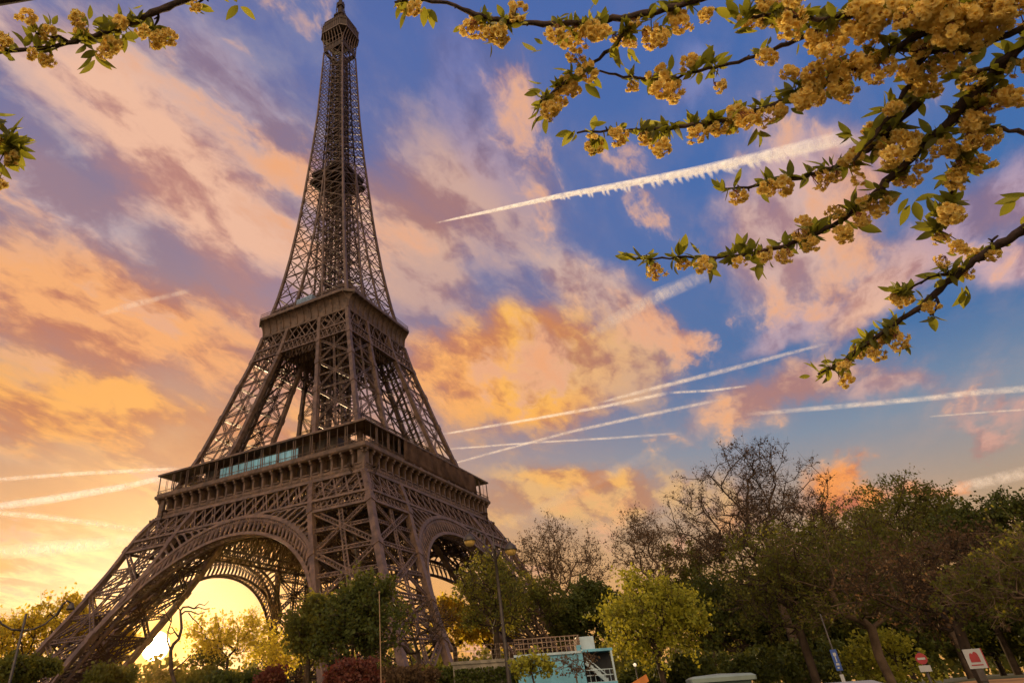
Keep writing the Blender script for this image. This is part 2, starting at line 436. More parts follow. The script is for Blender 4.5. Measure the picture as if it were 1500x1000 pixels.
def hb(mb, z, y, w, h, off): mb.beam(fpt(-y, z, off), fpt(y, z, off), w, h, NRM)
zt, zb_, zc_ = 50.9, 45.2, 42.4
lattice(belt, zb_, zt, -fa(48)+0.3, fa(48)-0.3, 3.5, 0.36, 0.35, -0.5)
hb(belt, zt, fa(zt), 0.7, 0.9, 0.2); hb(belt, zb_, fa(zb_), 0.6, 0.7, 0.35)
for s_ in (-1, 1):
    y0, y1 = sorted((s_*(fb(zc_)-0.2), s_*fa(zc_)))
    lattice(belt, zc_, zb_, y0+0.3, y1-0.3, 1.55, 0.22, 0.3)
    belt.beam(fpt(y0, zc_, 0.35), fpt(y1, zc_, 0.35), 0.6, 0.7, NRM)
bk = MB()
# deeper layers: girders between the inner faces, seen through the lattice and under the arch
for off, cell, w in ((-3.0, 4.5, 0.4), (-8.0, 5.0, 0.45), (-14.5, 4.0, 0.5)):
    Y = fa(48)-0.5 if off > -4 else fb(48)+2
    lattice(bk, zb_-1, zt+2, -Y, Y, cell, w, off); lattice(bk, zb_-1, zt+2, -Y, Y, cell*0.45, w*0.45, off-0.3)
    for z in (zb_-1, zt+2): bk.beam(fpt(-Y, z, off), fpt(Y, z, off), 0.6, 0.6, NRM)
B1 = belt.build('lattice_belt', IRON, tower); bk.build('inner_girders', IRON_SHADE, B1); four([B1])

# --- first platform
pf = MB()
pf.loft([(50.9, 33.6, 0), (50.9, 34.75, 0), (51.3, 34.95, 0), (51.8, 34.95, 0), (51.9, 34.55, 0), (52.5, 34.6, 0), (53.0, 34.4, 0), (53.3, 34.0, 0), (53.35, 32.6, 0), (56.45, 32.6, 0), (56.5, 35.3, 0), (56.9, 35.6, 0), (57.5, 35.6, 0), (57.55, 35.3, 0), (57.6, 13, 0)])
pf.loft([(56.6, 33.0, 0), (56.5, 13.0, 0), (57.6, 13.0, 0)])
F1 = pf.build('first_platform', IRON, tower)
rw = MB(); rw.loft([(53.3, 32.7, 0), (56.48, 32.7, 0)]); rw.build('recess_shade_skin', IRON_SHADE, F1)  # dark skin over the recess, its shade painted in
co = MB(); nC_ = 23
for k in range(4):
    ck, sk = math.cos(k*PI/2), math.sin(k*PI/2)
    rot = lambda x, y, z: (x*ck-y*sk, x*sk+y*ck, z)
    for i in range(nC_):
        y = -34.3+68.6*i/(nC_-1)
        # console: a shaft with a curved bracket and a knob under the slab
        prof = [(-32.6, 51.9), (-34.75, 51.9), (-34.75, 52.3), (-34.6, 52.5), (-34.55, 54.9), (-34.75, 55.7), (-35.4, 56.1), (-35.4, 56.52), (-32.6, 56.52)]
        vs_ = [rot(x, y+s_*0.28, z) for s_ in (-1, 1) for x, z in prof]; n = len(prof)
        co.add(vs_, [tuple(range(n))[::-1], tuple(range(n, 2*n))]+[(i_, (i_+1) % n, n+(i_+1) % n, n+i_) for i_ in range(n)])
        co.add([rot(-34.9+0.33*math.cos(a)*math.cos(e), y+0.42*math.sin(a)*math.cos(e), 55.75+0.36*math.sin(e)) for e in (-1.5, -0.6, 0.3, 1.2) for a in np.arange(8)*PI/4],
               [(r_*8+q, r_*8+(q+1) % 8, (r_+1)*8+(q+1) % 8, (r_+1)*8+q) for r_ in range(3) for q in range(8)], True)
        if i < nC_-1:   # name panel moulding between two consoles
            y1 = y+68.6/(nC_-1); co.beam(rot(-34.62, y+0.6, 53.15), rot(-34.62, y1-0.6, 53.15), 0.25, 0.3)
            co.beam(rot(-34.62, y+0.6, 52.2), rot(-34.62, y1-0.6, 52.2), 0.2, 0.3)
co.build('console_frieze', IRON, F1)
ra = MB(); po = MB()
for k in range(4):
    ck, sk = math.cos(k*PI/2), math.sin(k*PI/2)
    rot = lambda x, y, z: (x*ck-y*sk, x*sk+y*ck, z)
    for z in (57.9, 58.75): ra.beam(rot(-35.2, -35.2, z), rot(-35.2, 35.2, z), 0.14, 0.12)
    for i in range(118):
        y = -35.2+70.4*i/117; ra.beam(rot(-35.2, y, 57.55), rot(-35.2, y, 58.75), 0.07)
    ra.box(*[tuple(f(a, b_) for a, b_ in zip(rot(-35.34, -35.1, 57.56), rot(-35.28, 35.1, 58.0))) for f in (min, max)])
    for i in range(14):
        y = -35+70*i/13
        for d_ in ((-0.32, 0.32) if 0 < i < 13 else (0,)): po.beam(rot(-35.0, y+d_, 57.5), rot(-35.0, y+d_, 63.1), 0.2, 0.2, (1, 0, 0))
        if i < 13: po.beam(rot(-35.0, y+2.7, 57.5), rot(-35.0, y+2.7, 63.1), 0.1, 0.1, (1, 0, 0))
ra.build('railing', IRON, F1); po.build('gallery_post', IRON, F1)
ro = MB()
ro.loft([(63.0, 30.0, 0), (63.05, 35.6, 0), (63.5, 35.6, 0), (63.75, 35.2, 0), (64.3, 29.8, 0), (63.0, 29.7, 0)])
ro.build('gallery_roof', IRON, F1)
pv = MB()
for k in range(4):
    ck, sk = math.cos(k*PI/2), math.sin(k*PI/2)
    rot = lambda x, y, z: (x*ck-y*sk, x*sk+y*ck, z)
    def bx(lo, hi):
        a, b_ = rot(*lo), rot(*hi); pv.box(tuple(map(min, a, b_)), tuple(map(max, a, b_)))
    bx((-30.6, -24, 57.62), (-24, 22, 62.9))
    bx((-30.8, -22, 57.62), (-30.62, 20, 58.8))
    for i in range(13): y = -23.5+44*i/12; bx((-30.86, y-0.12, 57.7), (-30.62, y+0.12, 62.8))
pv.build('pavilion', DARKWALL, F1)
gp = MB(); y0, y1 = -13.5, 13.5
for i in range(12):
    ya = y0+(y1-y0)*i/12; yb = y0+(y1-y0)*(i+1)/12
    gp.box((-33.42, ya+0.1, 58.2), (-33.3, yb-0.1, 61.3))
gpo = gp.build('glass_screen', BLUEGLASS, F1); gpo['label'] = 'row of pale blue glass panels on the first gallery'
gf = MB()
for i in range(13): y = y0+(y1-y0)*i/12; gf.beam((-33.36, y, 57.6), (-33.36, y, 61.4), 0.16)
for z in (58.1, 61.4): gf.beam((-33.36, y0, z), (-33.36, y1, z), 0.16)
gf.build('screen_frame', IRON_SHADE, gpo)
ne = MB(); nx = 40
vs_ = []
for i in range(nx+1):
    x = -17+43*i/nx
    for z in np.linspace(57.6, 63.4, 7): vs_.append((x, -35.45-0.16*math.sin(i*1.7+z*0.6)-0.1*math.sin(z*2.1+i*0.4), z))
ne.add(vs_, [(i*7+j, (i+1)*7+j, (i+1)*7+j+1, i*7+j+1) for i in range(nx) for j in range(6)], True)
no = ne.build('netting', NETTING, F1); no['label'] = 'brown netting closing the right-hand gallery'
md = no.modifiers.new('thickness', 'SOLIDIFY'); md.thickness = 0.05

# --- middle pillars and second platform
P2 = build_pillar('middle_pillar', pillar([57.7, 69.5, 81.0, 91.5, 100.5, 109.8], 1.2, 0.6, 0.13, False))
four([P2])
b2 = MB()
lattice(b2, 100.6, 104.0, -fa(102)+0.3, fa(102)-0.3, 1.7, 0.24, 0.35); lattice(b2, 100.6, 104, -fa(102)+0.3, fa(102)-0.3, 1.7, 0.2, -0.4)
hb(b2, 100.5, fa(100.5), 0.45, 0.6, 0.3); hb(b2, 104.1, fa(104), 0.45, 0.6, 0.3)
lattice(b2, 104.2, 109.8, -fa(107)+0.3, fa(107)-0.3, 3.9, 0.3, 0.2, -0.8)
for off in (-4, -9):
    lattice(b2, 100.5, 108, -fb(102)-2, fb(102)+2, 2.6, 0.3, off); lattice(b2, 100.5, 104, -fb(102)-2, fb(102)+2, 1.3, 0.2, off-0.3)
B2 = b2.build('lattice_belt', IRON, tower); four([B2])
p2 = MB(); S = 17.25
rings = [(109.6, 16.0, 0), (109.6, 17.5, 0.15), (110.2, 17.6, 0.15), (110.3, 17.2, 0.15)]
for i in range(9):
    t = i/8*PI/2; rings.append((110.5+4.6*math.sin(t), 17.2+2.3*(1-math.cos(t)), 0.15+2.6*(1-math.cos(t))))
rings += [(115.15, 19.75, 2.9), (115.9, 19.8, 2.9), (116.3, 19.6, 2.85), (116.32, 13, 1)]
p2.loft(rings); p2.loft([(109.9, 16.5, 0), (109.7, 3.5, 0), (110.4, 3.5, 0)])
p2.loft([(105.2, 15.5, 0), (105.0, 3.5, 0), (105.6, 3.5, 0), (105.8, 15.5, 0)])
F2 = p2.build('second_platform', IRON, tower)
rb = MB()
for k in range(4):
    ck, sk = math.cos(k*PI/2), math.sin(k*PI/2)
    rot = lambda x, y, z: (x*ck-y*sk, x*sk+y*ck, z)
    for i in range(13):
        f = i/12*2-1
        pts = []
        for j in range(7):
            t = j/6*PI/2; S_ = 17.2+2.3*(1-math.cos(t)); c_ = 0.15+2.6*(1-math.cos(t))
            pts.append(rot(-S_-0.12, f*(S_-c_), 110.5+4.6*math.sin(t)))
        rb.poly(pts, 0.34, 0.4, rot(-1, 0, 0.2))
    for z in (116.9, 117.6): rb.beam(rot(-19.4, -16.9, z), rot(-19.4, 16.9, z), 0.09); rb.beam(rot(-19.4, -16.9, z), rot(-16.9, -19.4, z), 0.09)
    for i in range(60): y = -16.9+33.8*i/59; rb.beam(rot(-19.4, y, 116.2), rot(-19.4, y, 117.9), 0.06)
rb.build('cove_ribs', IRON, F2)
up = MB()
up.loft([(116.4, 14.0, 1), (119.8, 14.0, 1), (119.85, 15.6, 1), (120.4, 15.6, 1), (120.45, 4, 0.5)])
up.build('upper_deck', IRON_SHADE, F2)
bp_ = MB(); bp_.box((-17.9, -3.5, 116.4), (-15.2, 3.0, 119.4)); bp_.build('kiosk', mat('kiosk_blue', (0.14, 0.22, 0.33), 0.4), F2)

# --- shaft above the second platform
zs = [116.5]
while zs[-1] < 258: zs.append(zs[-1]+max(4.2, 9.2-(zs[-1]-116)*0.055))
zs[-1] = 262.0
b = MB(); shc = []
sg = [(-1, -1), (-1, 1), (1, 1), (1, -1)]
def sp(z, k, i, j, kk=None):
    p = corner(z, i, j); x, y = p[0], p[1]
    ck, sk = round(math.cos(k*PI/2)), round(math.sin(k*PI/2)); return np.array((x*ck-y*sk, x*sk+y*ck, z))
for k in range(4):
    cc = [MB() for _ in range(4)]; shc += cc
    for z0, z1 in zip(zs, zs[1:]):
        cw = float(np.interp(z0, [116, 180, 262], [0.95, 0.7, 0.5])); t = float(np.interp(z0, [116, 180, 262], [0.27, 0.2, 0.16]))
        cc[0].beam(sp(z0, k, 0, 0), sp(z1, k, 0, 0), cw, cw, (1, 0, 0))
        for q_, (i, j) in enumerate(((0, 1), (1, 0), (1, 1))): cc[q_+1].beam(sp(z0, k, i, j), sp(z1, k, i, j), cw*0.7, cw*0.7, (1, 0, 0))
        fr = QUAD if fb(z0) > 0.6 else ((0, 0), (0, 1))
        prs = [((0, 0), (0, 1)), ((0, 1), (1, 1)), ((1, 1), (1, 0)), ((1, 0), (0, 0))]
        for A, B in prs:
            p0, q0, p1, q1 = sp(z0, k, *A), sp(z0, k, *B), sp(z1, k, *A), sp(z1, k, *B)
            nrm = np.cross(q0-p0, p1-p0); nrm /= np.linalg.norm(nrm)+1e-9
            b.beam(p0, q1, t, t, nrm); b.beam(q0, p1, t, t, nrm); b.beam(p1, q1, t, t*1.3, nrm)
            zm = (z0+z1)/2; b.beam(sp(zm, k, *A), sp(zm, k, *B), t*0.7, t*0.7, nrm)
        if fb(z0) > 0.8:   # tie between neighbouring legs
            p0, p1 = sp(z0, k, 0, 1), sp(z1, k, 0, 1); q0, q1 = sp(z0, (k-1) % 4, 1, 0), sp(z1, (k-1) % 4, 1, 0)
            b.beam(p1, q1, t, t*1.4); b.beam(p0, q1, t*0.7); b.beam(q0, p1, t*0.7)
SH = b.build('shaft', IRON, tower)
for c in shc: c.build('column', IRON, SH)
el = MB()
zz = list(np.arange(116, 262, 3.2))
for z0, z1 in zip(zz, zz[1:]):
    s0 = min(2.9, fa(z0)*0.45)
    for x, y in sg:
        el.beam((x*s0, y*s0, z0), (x*s0, y*s0, z1), 0.42)
        el.beam((x*s0*0.35, y*s0, z0), (x*s0*0.35, y*s0, z1), 0.25)
    for (x0, y0_), (x1, y1_) in zip(sg, sg[1:]+sg[:1]):
        el.beam((x0*s0, y0_*s0, z0), (x1*s0, y1_*s0, z1), 0.2); el.beam((x0*s0, y0_*s0, z1), (x1*s0, y1_*s0, z1), 0.28)
    # spiral stair treads
    for q in range(6):
        a = q*PI/3; el.beam((1.2+0.2*math.cos(a), -1.2, z0+q*0.5), (1.2+1.3*math.cos(a), -1.2+1.3*math.sin(a), z0+q*0.5), 0.5, 0.1)
el.build('lift_shaft', IRON_SHADE, SH)
md_ = MB(); md_.loft([(180.6, 7.2, 0.5), (180.8, 8.3, 1.0), (181.8, 8.35, 1.0), (182.0, 3, 0.5)]); md_.loft([(184.6, 7, .5), (184.8, 8.0, 1.0), (185.6, 8.0, 1.0), (185.8, 3, .5)])
for x, y in sg: md_.box((min(x*1, x*5.5), min(y*1, y*5.5), 182), (max(x*1, x*5.5), max(y*1, y*5.5), 184.7))
md_.build('middle_landing', IRON_SHADE, SH)

# --- summit
tg = MB()
tg.loft([(262, 5.35, 0.4), (265.5, 5.3, 0.5)])
tg.loft([(272.6, 5.2, 1.6), (273.2, 7.1, 2.2), (274.2, 7.3, 2.3), (274.4, 7.1, 2.2), (278.6, 7.1, 2.2), (279.0, 7.35, 2.3), (279.4, 7.35, 2.3), (279.6, 6.4, 2.0), (282.2, 6.4, 2.0), (282.5, 6.6, 2.0), (282.9, 6.5, 2.0), (284.6, 4.2, 1.2), (286.0, 3.4, 1.0), (286.1, 0.1, 0.03)])
TG = tg.build('summit_gallery', IRON_SHADE, tower)
tb = MB()
for k in range(4):
    ck, sk = math.cos(k*PI/2), math.sin(k*PI/2)
    rot = lambda x, y, z: (x*ck-y*sk, x*sk+y*ck, z)
    for f in np.linspace(-1, 1, 7):
        pts = []
        for j in range(6):
            t = j/5; S_ = 5.3+(7.2-5.3)*t**2.2; pts.append(rot(-S_, f*(5.2 if j < 3 else 5.2-0.2*(j-2)), 263+10*t))
        tb.poly(pts, 0.3, 0.3, rot(-1, 0, 0))
    for z in (265.8, 269): tb.beam(rot(-5.5, -5.4, z), rot(-5.5, 5.4, z), 0.35)
    tb.beam(rot(-7.35, -5, 273.7), rot(-7.35, 5, 273.7), 0.5, 0.7); tb.beam(rot(-7.3, -5.0, 273.7), rot(-5.0, -7.3, 273.7), 0.5, 0.7)
    for f in np.linspace(-5, 5, 9): tb.beam(rot(-7.2, f, 274.4), rot(-7.2, f, 279), 0.18)
    for f in np.linspace(-6, 6, 13): tb.beam(rot(-6.9, f, 279.4), rot(-6.9, f, 281.2+random.Random(int(f*9)+k).random()*1.2), 0.1)
    tb.beam(rot(-6.9, -6, 280.9), rot(-6.9, 6, 280.9), 0.1)
tb.build('gallery_brackets', IRON, TG)
an = MB()
an.loft([(286, 2.3, 0.6), (291, 1.9, 0.5), (291.2, 2.7, 0.8), (292, 2.7, 0.8), (292.2, 1.3, 0.4), (299, 1.1, 0.3), (299.2, 1.7, 0.5), (302, 1.7, 0.5), (302.1, 0.7, 0.2), (312, 0.55, 0.1), (312.1, 0.3, 0.1), (324, 0.2, 0.05)])
rr = random.Random(3)
for i in range(40):
    z = 284+rr.random()*18; a = rr.random()*2*PI; r0 = 3.4-(z-284)*0.11; an.beam((r0*math.cos(a), r0*math.sin(a), z), (r0*math.cos(a), r0*math.sin(a), z+1.5+rr.random()*2), 0.25)
    an.beam((0, 0, z+0.5), (r0*math.cos(a), r0*math.sin(a), z+0.5), 0.12)
an.build('antenna_mast', IRON_SHADE, TG)


# ------------------------------------------------------------------ ground
def smooth(t): t = min(1, max(0, t)); return t*t*(3-2*t)
def gnd(x, y):
    dx, dy = x-CAM[0], y-CAM[1]; d = math.hypot(dx, dy)
    a = math.degrees((YAW-math.atan2(dy, dx)+PI) % (2*PI)-PI)          # degrees to the right of the view
    r = smooth((a-20)/14)*smooth((120-a)/40)*smooth((d-14)/60)*smooth((400-d)/200)*2.9
    return 1.35*(1-smooth((d-18)/70))+r
GRASS = mat('grass_ground', (0.035, 0.045, 0.015), 0.95, 0, 0.4, 0.8, bump=0.8, col2=(0.10, 0.085, 0.04))
g = MB(); rad = [0.0]+list(np.geomspace(1.0, 400, 60))+[600, 1000, 1700]; na = 120
for r_ in rad[1:]:
    for k in range(na):
        x, y = CAM[0]+r_*math.cos(2*PI*k/na), CAM[1]+r_*math.sin(2*PI*k/na); g.v.append((x, y, gnd(x, y)))
g.v.append((CAM[0], CAM[1], gnd(CAM[0]+.1, CAM[1]))); nr = len(rad)-1
for i in range(nr-1):
    for k in range(na): g.f.append((i*na+k, i*na+(k+1) % na, (i+1)*na+(k+1) % na, (i+1)*na+k)); g.sm.append(True)
for k in range(na): g.f.append((nr*na, k, (k+1) % na)[::-1][::-1]); g.sm.append(True)
g.mi = [0]*len(g.f)
tag(g.build('ground', GRASS), kind='structure')
PATH = mat('orange_gravel', (0.34, 0.17, 0.055), 0.95, 0, 0.25, 0.6, bump=0.6)
pa = MB(); n = 40
ax = at(1500, 985, 38); 
for i in range(n+1):
    t = i/n; dd = 30+t*4
    for j in range(9):
        u = j/8; a = YAW-R(22+t*26); d = 47+9*u+3*math.sin(t*4)
        x, y = CAM[0]+d*math.cos(a), CAM[1]+d*math.sin(a); pa.v.append((x, y, gnd(x, y)+0.03))
for i in range(n):
    for j in range(8): pa.f.append((i*9+j, i*9+j+1, (i+1)*9+j+1, (i+1)*9+j)); pa.sm.append(True); pa.mi.append(0)
tag(pa.build('gravel_path', PATH), kind='structure')

# ------------------------------------------------------------------ trees
BARK = mat('bark', (0.05, 0.034, 0.024), 0.9, 0, 0.3, 2.0, bump=0.6, spec=0.1)
BARK_P = mat('plane_bark', (0.10, 0.066, 0.042), 0.9, 0, 0.35, 1.5, bump=0.5, spec=0.1)
L_YEL = mat('leaf_spring_yellow', (0.16, 0.13, 0.015), 0.6, 0, 0.3, 0.6, island=True, col2=(0.30, 0.25, 0.03), trans=0.7, tcol=(0.98, 0.74, 0.06), spec=0.2)
L_LIME = mat('leaf_lime', (0.10, 0.13, 0.01), 0.6, 0, 0.3, 0.6, island=True, col2=(0.34, 0.31, 0.03), trans=0.4, tcol=(0.55, 0.46, 0.04), spec=0.2)
L_DARK = mat('leaf_dark_green', (0.02, 0.03, 0.008), 0.6, 0, 0.3, 0.5, island=True, col2=(0.075, 0.09, 0.015), trans=0.35, tcol=(0.20, 0.19, 0.02), spec=0.2)
L_OLIVE = mat('leaf_olive', (0.028, 0.036, 0.008), 0.65, 0, 0.3, 0.5, island=True, col2=(0.09, 0.10, 0.016), trans=0.4, tcol=(0.36, 0.30, 0.03), spec=0.2)
L_BUD = mat('leaf_bud_brown', (0.045, 0.027, 0.017), 0.7, 0, 0.3, 0.5, island=True, col2=(0.12, 0.075, 0.038), trans=0.3, tcol=(0.25, 0.13, 0.05), spec=0.1)
L_RED = mat('leaf_plum_red', (0.05, 0.018, 0.012), 0.6, 0, 0.3, 0.5, island=True, col2=(0.14, 0.05, 0.03), trans=0.35, tcol=(0.35, 0.07, 0.04), spec=0.2)

def leaves_into(mb, P, size, rng, stretch=1.5, droop=0.0):
    """kite-shaped leaf faces centred on the rows of P"""
    n = len(P)
    if n == 0: return
    d = rng.normal(size=(n, 3)); d[:, 2] -= droop; d /= np.linalg.norm(d, axis=1)[:, None]
    e = rng.normal(size=(n, 3)); a = np.cross(d, e); a /= np.linalg.norm(a, axis=1)[:, None]
    s = (size*(0.6+0.8*rng.random(n)))[:, None]
    V = np.empty((n, 4, 3)); V[:, 0] = P-d*s*stretch*0.5; V[:, 1] = P-a*s*0.5; V[:, 2] = P+d*s*stretch*0.5; V[:, 3] = P+a*s*0.5
    o = len(mb.v); mb.v.extend(map(tuple, V.reshape(-1, 3).tolist()))
    mb.f.extend([(o+4*i, o+4*i+1, o+4*i+2, o+4*i+3) for i in range(n)]); mb.sm.extend([False]*n); mb.mi.extend([0]*n)

def grow(seed, H, hb_, rx, npts, r0, fork=0.35, flat=0.0, lean=(0, 0), lump=0.25, clumpy=0.72):
    """skeleton of a tree: points scattered through the crown's envelope, each joined to the nearest limb"""
    rng = np.random.default_rng(seed)
    c = np.array((lean[0], lean[1], (H+hb_)/2)); hz = (H-hb_)/2
    pts = []
    lob = rng.normal(size=(7, 3)); lob /= np.linalg.norm(lob, axis=1)[:, None]; la = rng.random(7)*lump*1.6
    cen = []
    while len(pts) < npts:
        if len(cen) >= 16 and rng.random() < clumpy:
            q = cen[rng.integers(len(cen))]+rng.normal(size=3)*np.array((rx, rx, hz))*0.17
            if np.linalg.norm((q-c)/np.array((rx, rx, hz))) < 1.06: pts.append(q)
            continue
        u = rng.normal(size=3); u /= np.linalg.norm(u); rr_ = rng.random()**(1/2.4)
        k = 1-lump+np.max(la*np.clip(lob@u, 0, 1)**2)*1.0+lump*0.4
        if flat: u = np.sign(u)*np.abs(u)**(1-flat*0.5)
        pts.append(c+u*rr_*min(k, 1.0)*np.array((rx, rx, hz)))
        if len(cen) < 16: cen.append(pts[-1])
    pts = np.array(pts)
    zf = hb_+(H-hb_)*0.05
    nodes = [np.array((0, 0, -0.3)), np.array((lean[0]*0.1+rng.normal()*0.05, lean[1]*0.1, zf*0.35)), np.array((lean[0]*0.25, lean[1]*0.25+rng.normal()*0.06, zf*0.7)), np.array((lean[0]*0.45, lean[1]*0.45, zf))]
    par = [-1, 0, 1, 2]; plen = [0, zf*0.35, zf*0.7, zf]
    order = np.argsort(np.linalg.norm(pts-nodes[3], axis=1))
    for i in order:
        p = pts[i]; A = np.array(nodes[3:]); L = np.array(plen[3:])
        dd = np.linalg.norm(A-p, axis=1); cost = dd+fork*L*0.35+np.where(A[:, 2] > p[2]+0.2, dd*0.5, 0)
        j = int(np.argmin(cost))+3
        d = p-nodes[j]; D_ = np.linalg.norm(d); ns = max(1, int(D_/max(0.7, rx*0.16)))
        prev = j
        for s_ in range(1, ns+1):
            q = nodes[j]+d*s_/ns+(rng.normal(size=3)*D_*0.045+np.array((0, 0, -0.10*D_*math.sin(PI*s_/ns)*0.6)) if s_ < ns else 0)
            nodes.append(q); par.append(prev); plen.append(plen[prev]+D_/ns); prev = len(nodes)-1
    N_ = len(nodes); load = np.zeros(N_); ch = [[] for _ in range(N_)]
    for i in range(N_-1, 0, -1):
        if not ch[i]: load[i] = 1
        load[par[i]] += load[i]; ch[par[i]].append(i)
    rad_ = r0*(load/load[0])**0.46
    return np.array(nodes), par, ch, rad_, rng

def wood(mb, nodes, par, ch, rad_, rmin=0.008):
    done = set()
    def run(i, start):
        line = [start, i]
        while ch[i]:
            k = max(ch[i], key=lambda q: rad_[q])
            for q in ch[i]:
                if q != k: stack.append((q, i))
            line.append(k); i = k
        rr_ = [max(rad_[k], rmin) for k in line]; rr_[0] = min(rr_[0], rr_[1]*1.15) if start != 0 else rr_[0]*1.25
        mb.tube(nodes[line], rr_, 7 if rr_[1] > 0.12 else (5 if rr_[1] > 0.04 else 3), cap=False)
    stack = [(ch[0][0], 0)]
    while stack: i, s_ = stack.pop(); run(i, s_)

def make_tree(name, label, xt, yt, dist, hw, yb, leafmat, bark=None, npts=160, nleaf=6000, lsize=0.16, ntwig=3, tlen=0.7, r0=None, seed=1, group=None, cat='tree', spread=0.45, clump=1.0, flat=0.0, lump=0.25, lean=(0, 0), trunkname='trunk', stretch=1.5, twr=0.007, fork=0.35):
    top = at(xt, yt, dist); gz = gnd(top[0], top[1]); H = top[2]-gz
    b_ = at(xt, yb, dist); hbm = max(0.15*H if cat == 'tree' else 0.05, b_[2]-gz); rx = hw*math.hypot(dist, top[2]-CAM[2])/FPX
    t = thing(name, label, cat, (top[0], top[1], gz), group)
    nodes, par, ch, rad_, rng = grow(seed, H*0.97, hbm, rx*0.93, npts, r0 or H*0.022, fork, flat, lean, lump)
    w = MB(); wood(w, nodes, par, ch, rad_)
    # twigs: short curved shoots from the thinner limbs
    thin = [i for i in range(4, len(nodes)) if rad_[i] < (r0 or H*0.022)*0.34]
    tips = []
    for i in thin:
        d0 = nodes[i]-nodes[par[i]]; d0 /= np.linalg.norm(d0)+1e-9
        for q in range(ntwig):
            d = d0*0.7+rng.normal(size=3)*0.6+np.array((0, 0, 0.25)); d /= np.linalg.norm(d); L = tlen*(0.5+rng.random())
            p0 = nodes[i]; p1 = p0+d*L*0.5; p2 = p1+(d+rng.normal(size=3)*0.35)*L*0.5
            w.tube([p0, p1, p2], [twr*1.4, twr, twr*0.6], 3, cap=False); tips += [p1, p2, p0*0.5+p1*0.5, p1*0.5+p2*0.5]
            for e in range(2):
                d2 = d+rng.normal(size=3)*0.7; d2 /= np.linalg.norm(d2); p3 = p1+d2*L*0.45
                w.tube([p1, p3], [twr, twr*0.5], 3, cap=False); tips += [p3, (p1+p3)/2]
    W_ = w.build(trunkname, bark or BARK, t)
    if nleaf:
        tips = np.array(tips); cr = MB()
        # leaves gather on the shoots, more on some than on others
        wgt = rng.random(len(tips))**2+0.02; pick = rng.choice(len(tips), nleaf, p=wgt/wgt.sum())
        leaves_into(cr, tips[pick]+rng.normal(size=(nleaf, 3))*lsize*clump, lsize, rng, stretch)
        cr.build('crown', leafmat, t)
    return t
T = make_tree
# beyond the tower's left foot, against the light
gB = 'backlit trees beyond the left foot of the tower'
T('plane_tree', 'yellow backlit tree behind the small lamp at the left edge', 22, 902, 225, 50, 985, L_YEL, nleaf=2700, lsize=0.62, tlen=2.6, seed=11, npts=120, twr=0.03, group=gB)
T('plane_tree', 'tall yellow-green tree rising left of the tower leg', 92, 866, 235, 46, 975, L_YEL, nleaf=2700, lsize=0.62, tlen=2.6, seed=12, npts=120, twr=0.03, group=gB)
T('plane_tree', 'yellow-green tree seen through the left leg of the tower', 146, 862, 240, 44, 975, L_YEL, nleaf=2700, lsize=0.62, tlen=2.6, seed=13, npts=120, twr=0.03, group=gB)
T('plane_tree', 'low dark gold tree between the left leg and the sun', 172, 915, 245, 26, 985, L_YEL, nleaf=2600, lsize=0.8, tlen=2.4, seed=14, npts=90, twr=0.03, group=gB)
# under the arch
T('young_tree', 'golden backlit young tree under the big arch beside the sun', 340, 893, 72, 62, 965, L_YEL, nleaf=4200, lsize=0.16, tlen=0.8, seed=21, npts=190, r0=0.13)
T('young_tree', 'small yellow tree at the right foot of the big arch', 404, 925, 85, 36, 990, L_YEL, nleaf=2400, lsize=0.2, tlen=0.8, seed=22, npts=120, r0=0.11)
T('young_tree', 'small gold tree low under the arch just right of the sun', 306, 944, 90, 26, 990, L_OLIVE, nleaf=1800, lsize=0.2, tlen=0.8, seed=23, npts=120, r0=0.11)
# in front of the near pillar
T('clipped_tree', 'dense dark green flat-topped tree hiding the near pillar', 520, 846, 46, 70, 985, L_DARK, nleaf=14000, lsize=0.14, tlen=0.8, ntwig=3, seed=38, npts=240, r0=0.16, flat=0.2, lump=0.75)
T('clipped_tree', 'slim olive-green tree pressed against the dark flat-topped tree', 455, 868, 48, 36, 985, L_OLIVE, nleaf=4600, lsize=0.17, tlen=0.6, seed=32, npts=170, r0=0.13)
T('bare_tree', 'leafless tangled tree left of the right arch foot', 608, 864, 52, 54, 960, L_BUD, nleaf=300, lsize=0.09, tlen=0.8, seed=33, npts=170, r0=0.16, ntwig=3, bark=BARK)
T('park_tree', 'dark olive tree with forked trunk behind the double lamp', 714, 808, 40, 54, 925, L_OLIVE, nleaf=5200, lsize=0.10, tlen=0.55, lump=0.45, seed=34, npts=240, r0=0.16)
T('park_tree', 'olive tree right of the double lamp against the right leg', 770, 838, 58, 44, 940, L_OLIVE, nleaf=7000, lsize=0.12, tlen=0.6, seed=35, npts=170, r0=0.16)
gF = 'distant backlit trees right of the near pillar'
T('plane_tree', 'distant gold tree seen through the small right arch', 660, 868, 225, 34, 950, L_YEL, nleaf=3000, lsize=0.8, tlen=2.2, seed=36, npts=100, twr=0.03, group=gF)
T('plane_tree', 'distant gold tree behind the forked olive tree', 715, 880, 230, 34, 955, L_YEL, nleaf=3000, lsize=0.8, tlen=2.2, seed=37, npts=100, twr=0.03, group=gF)
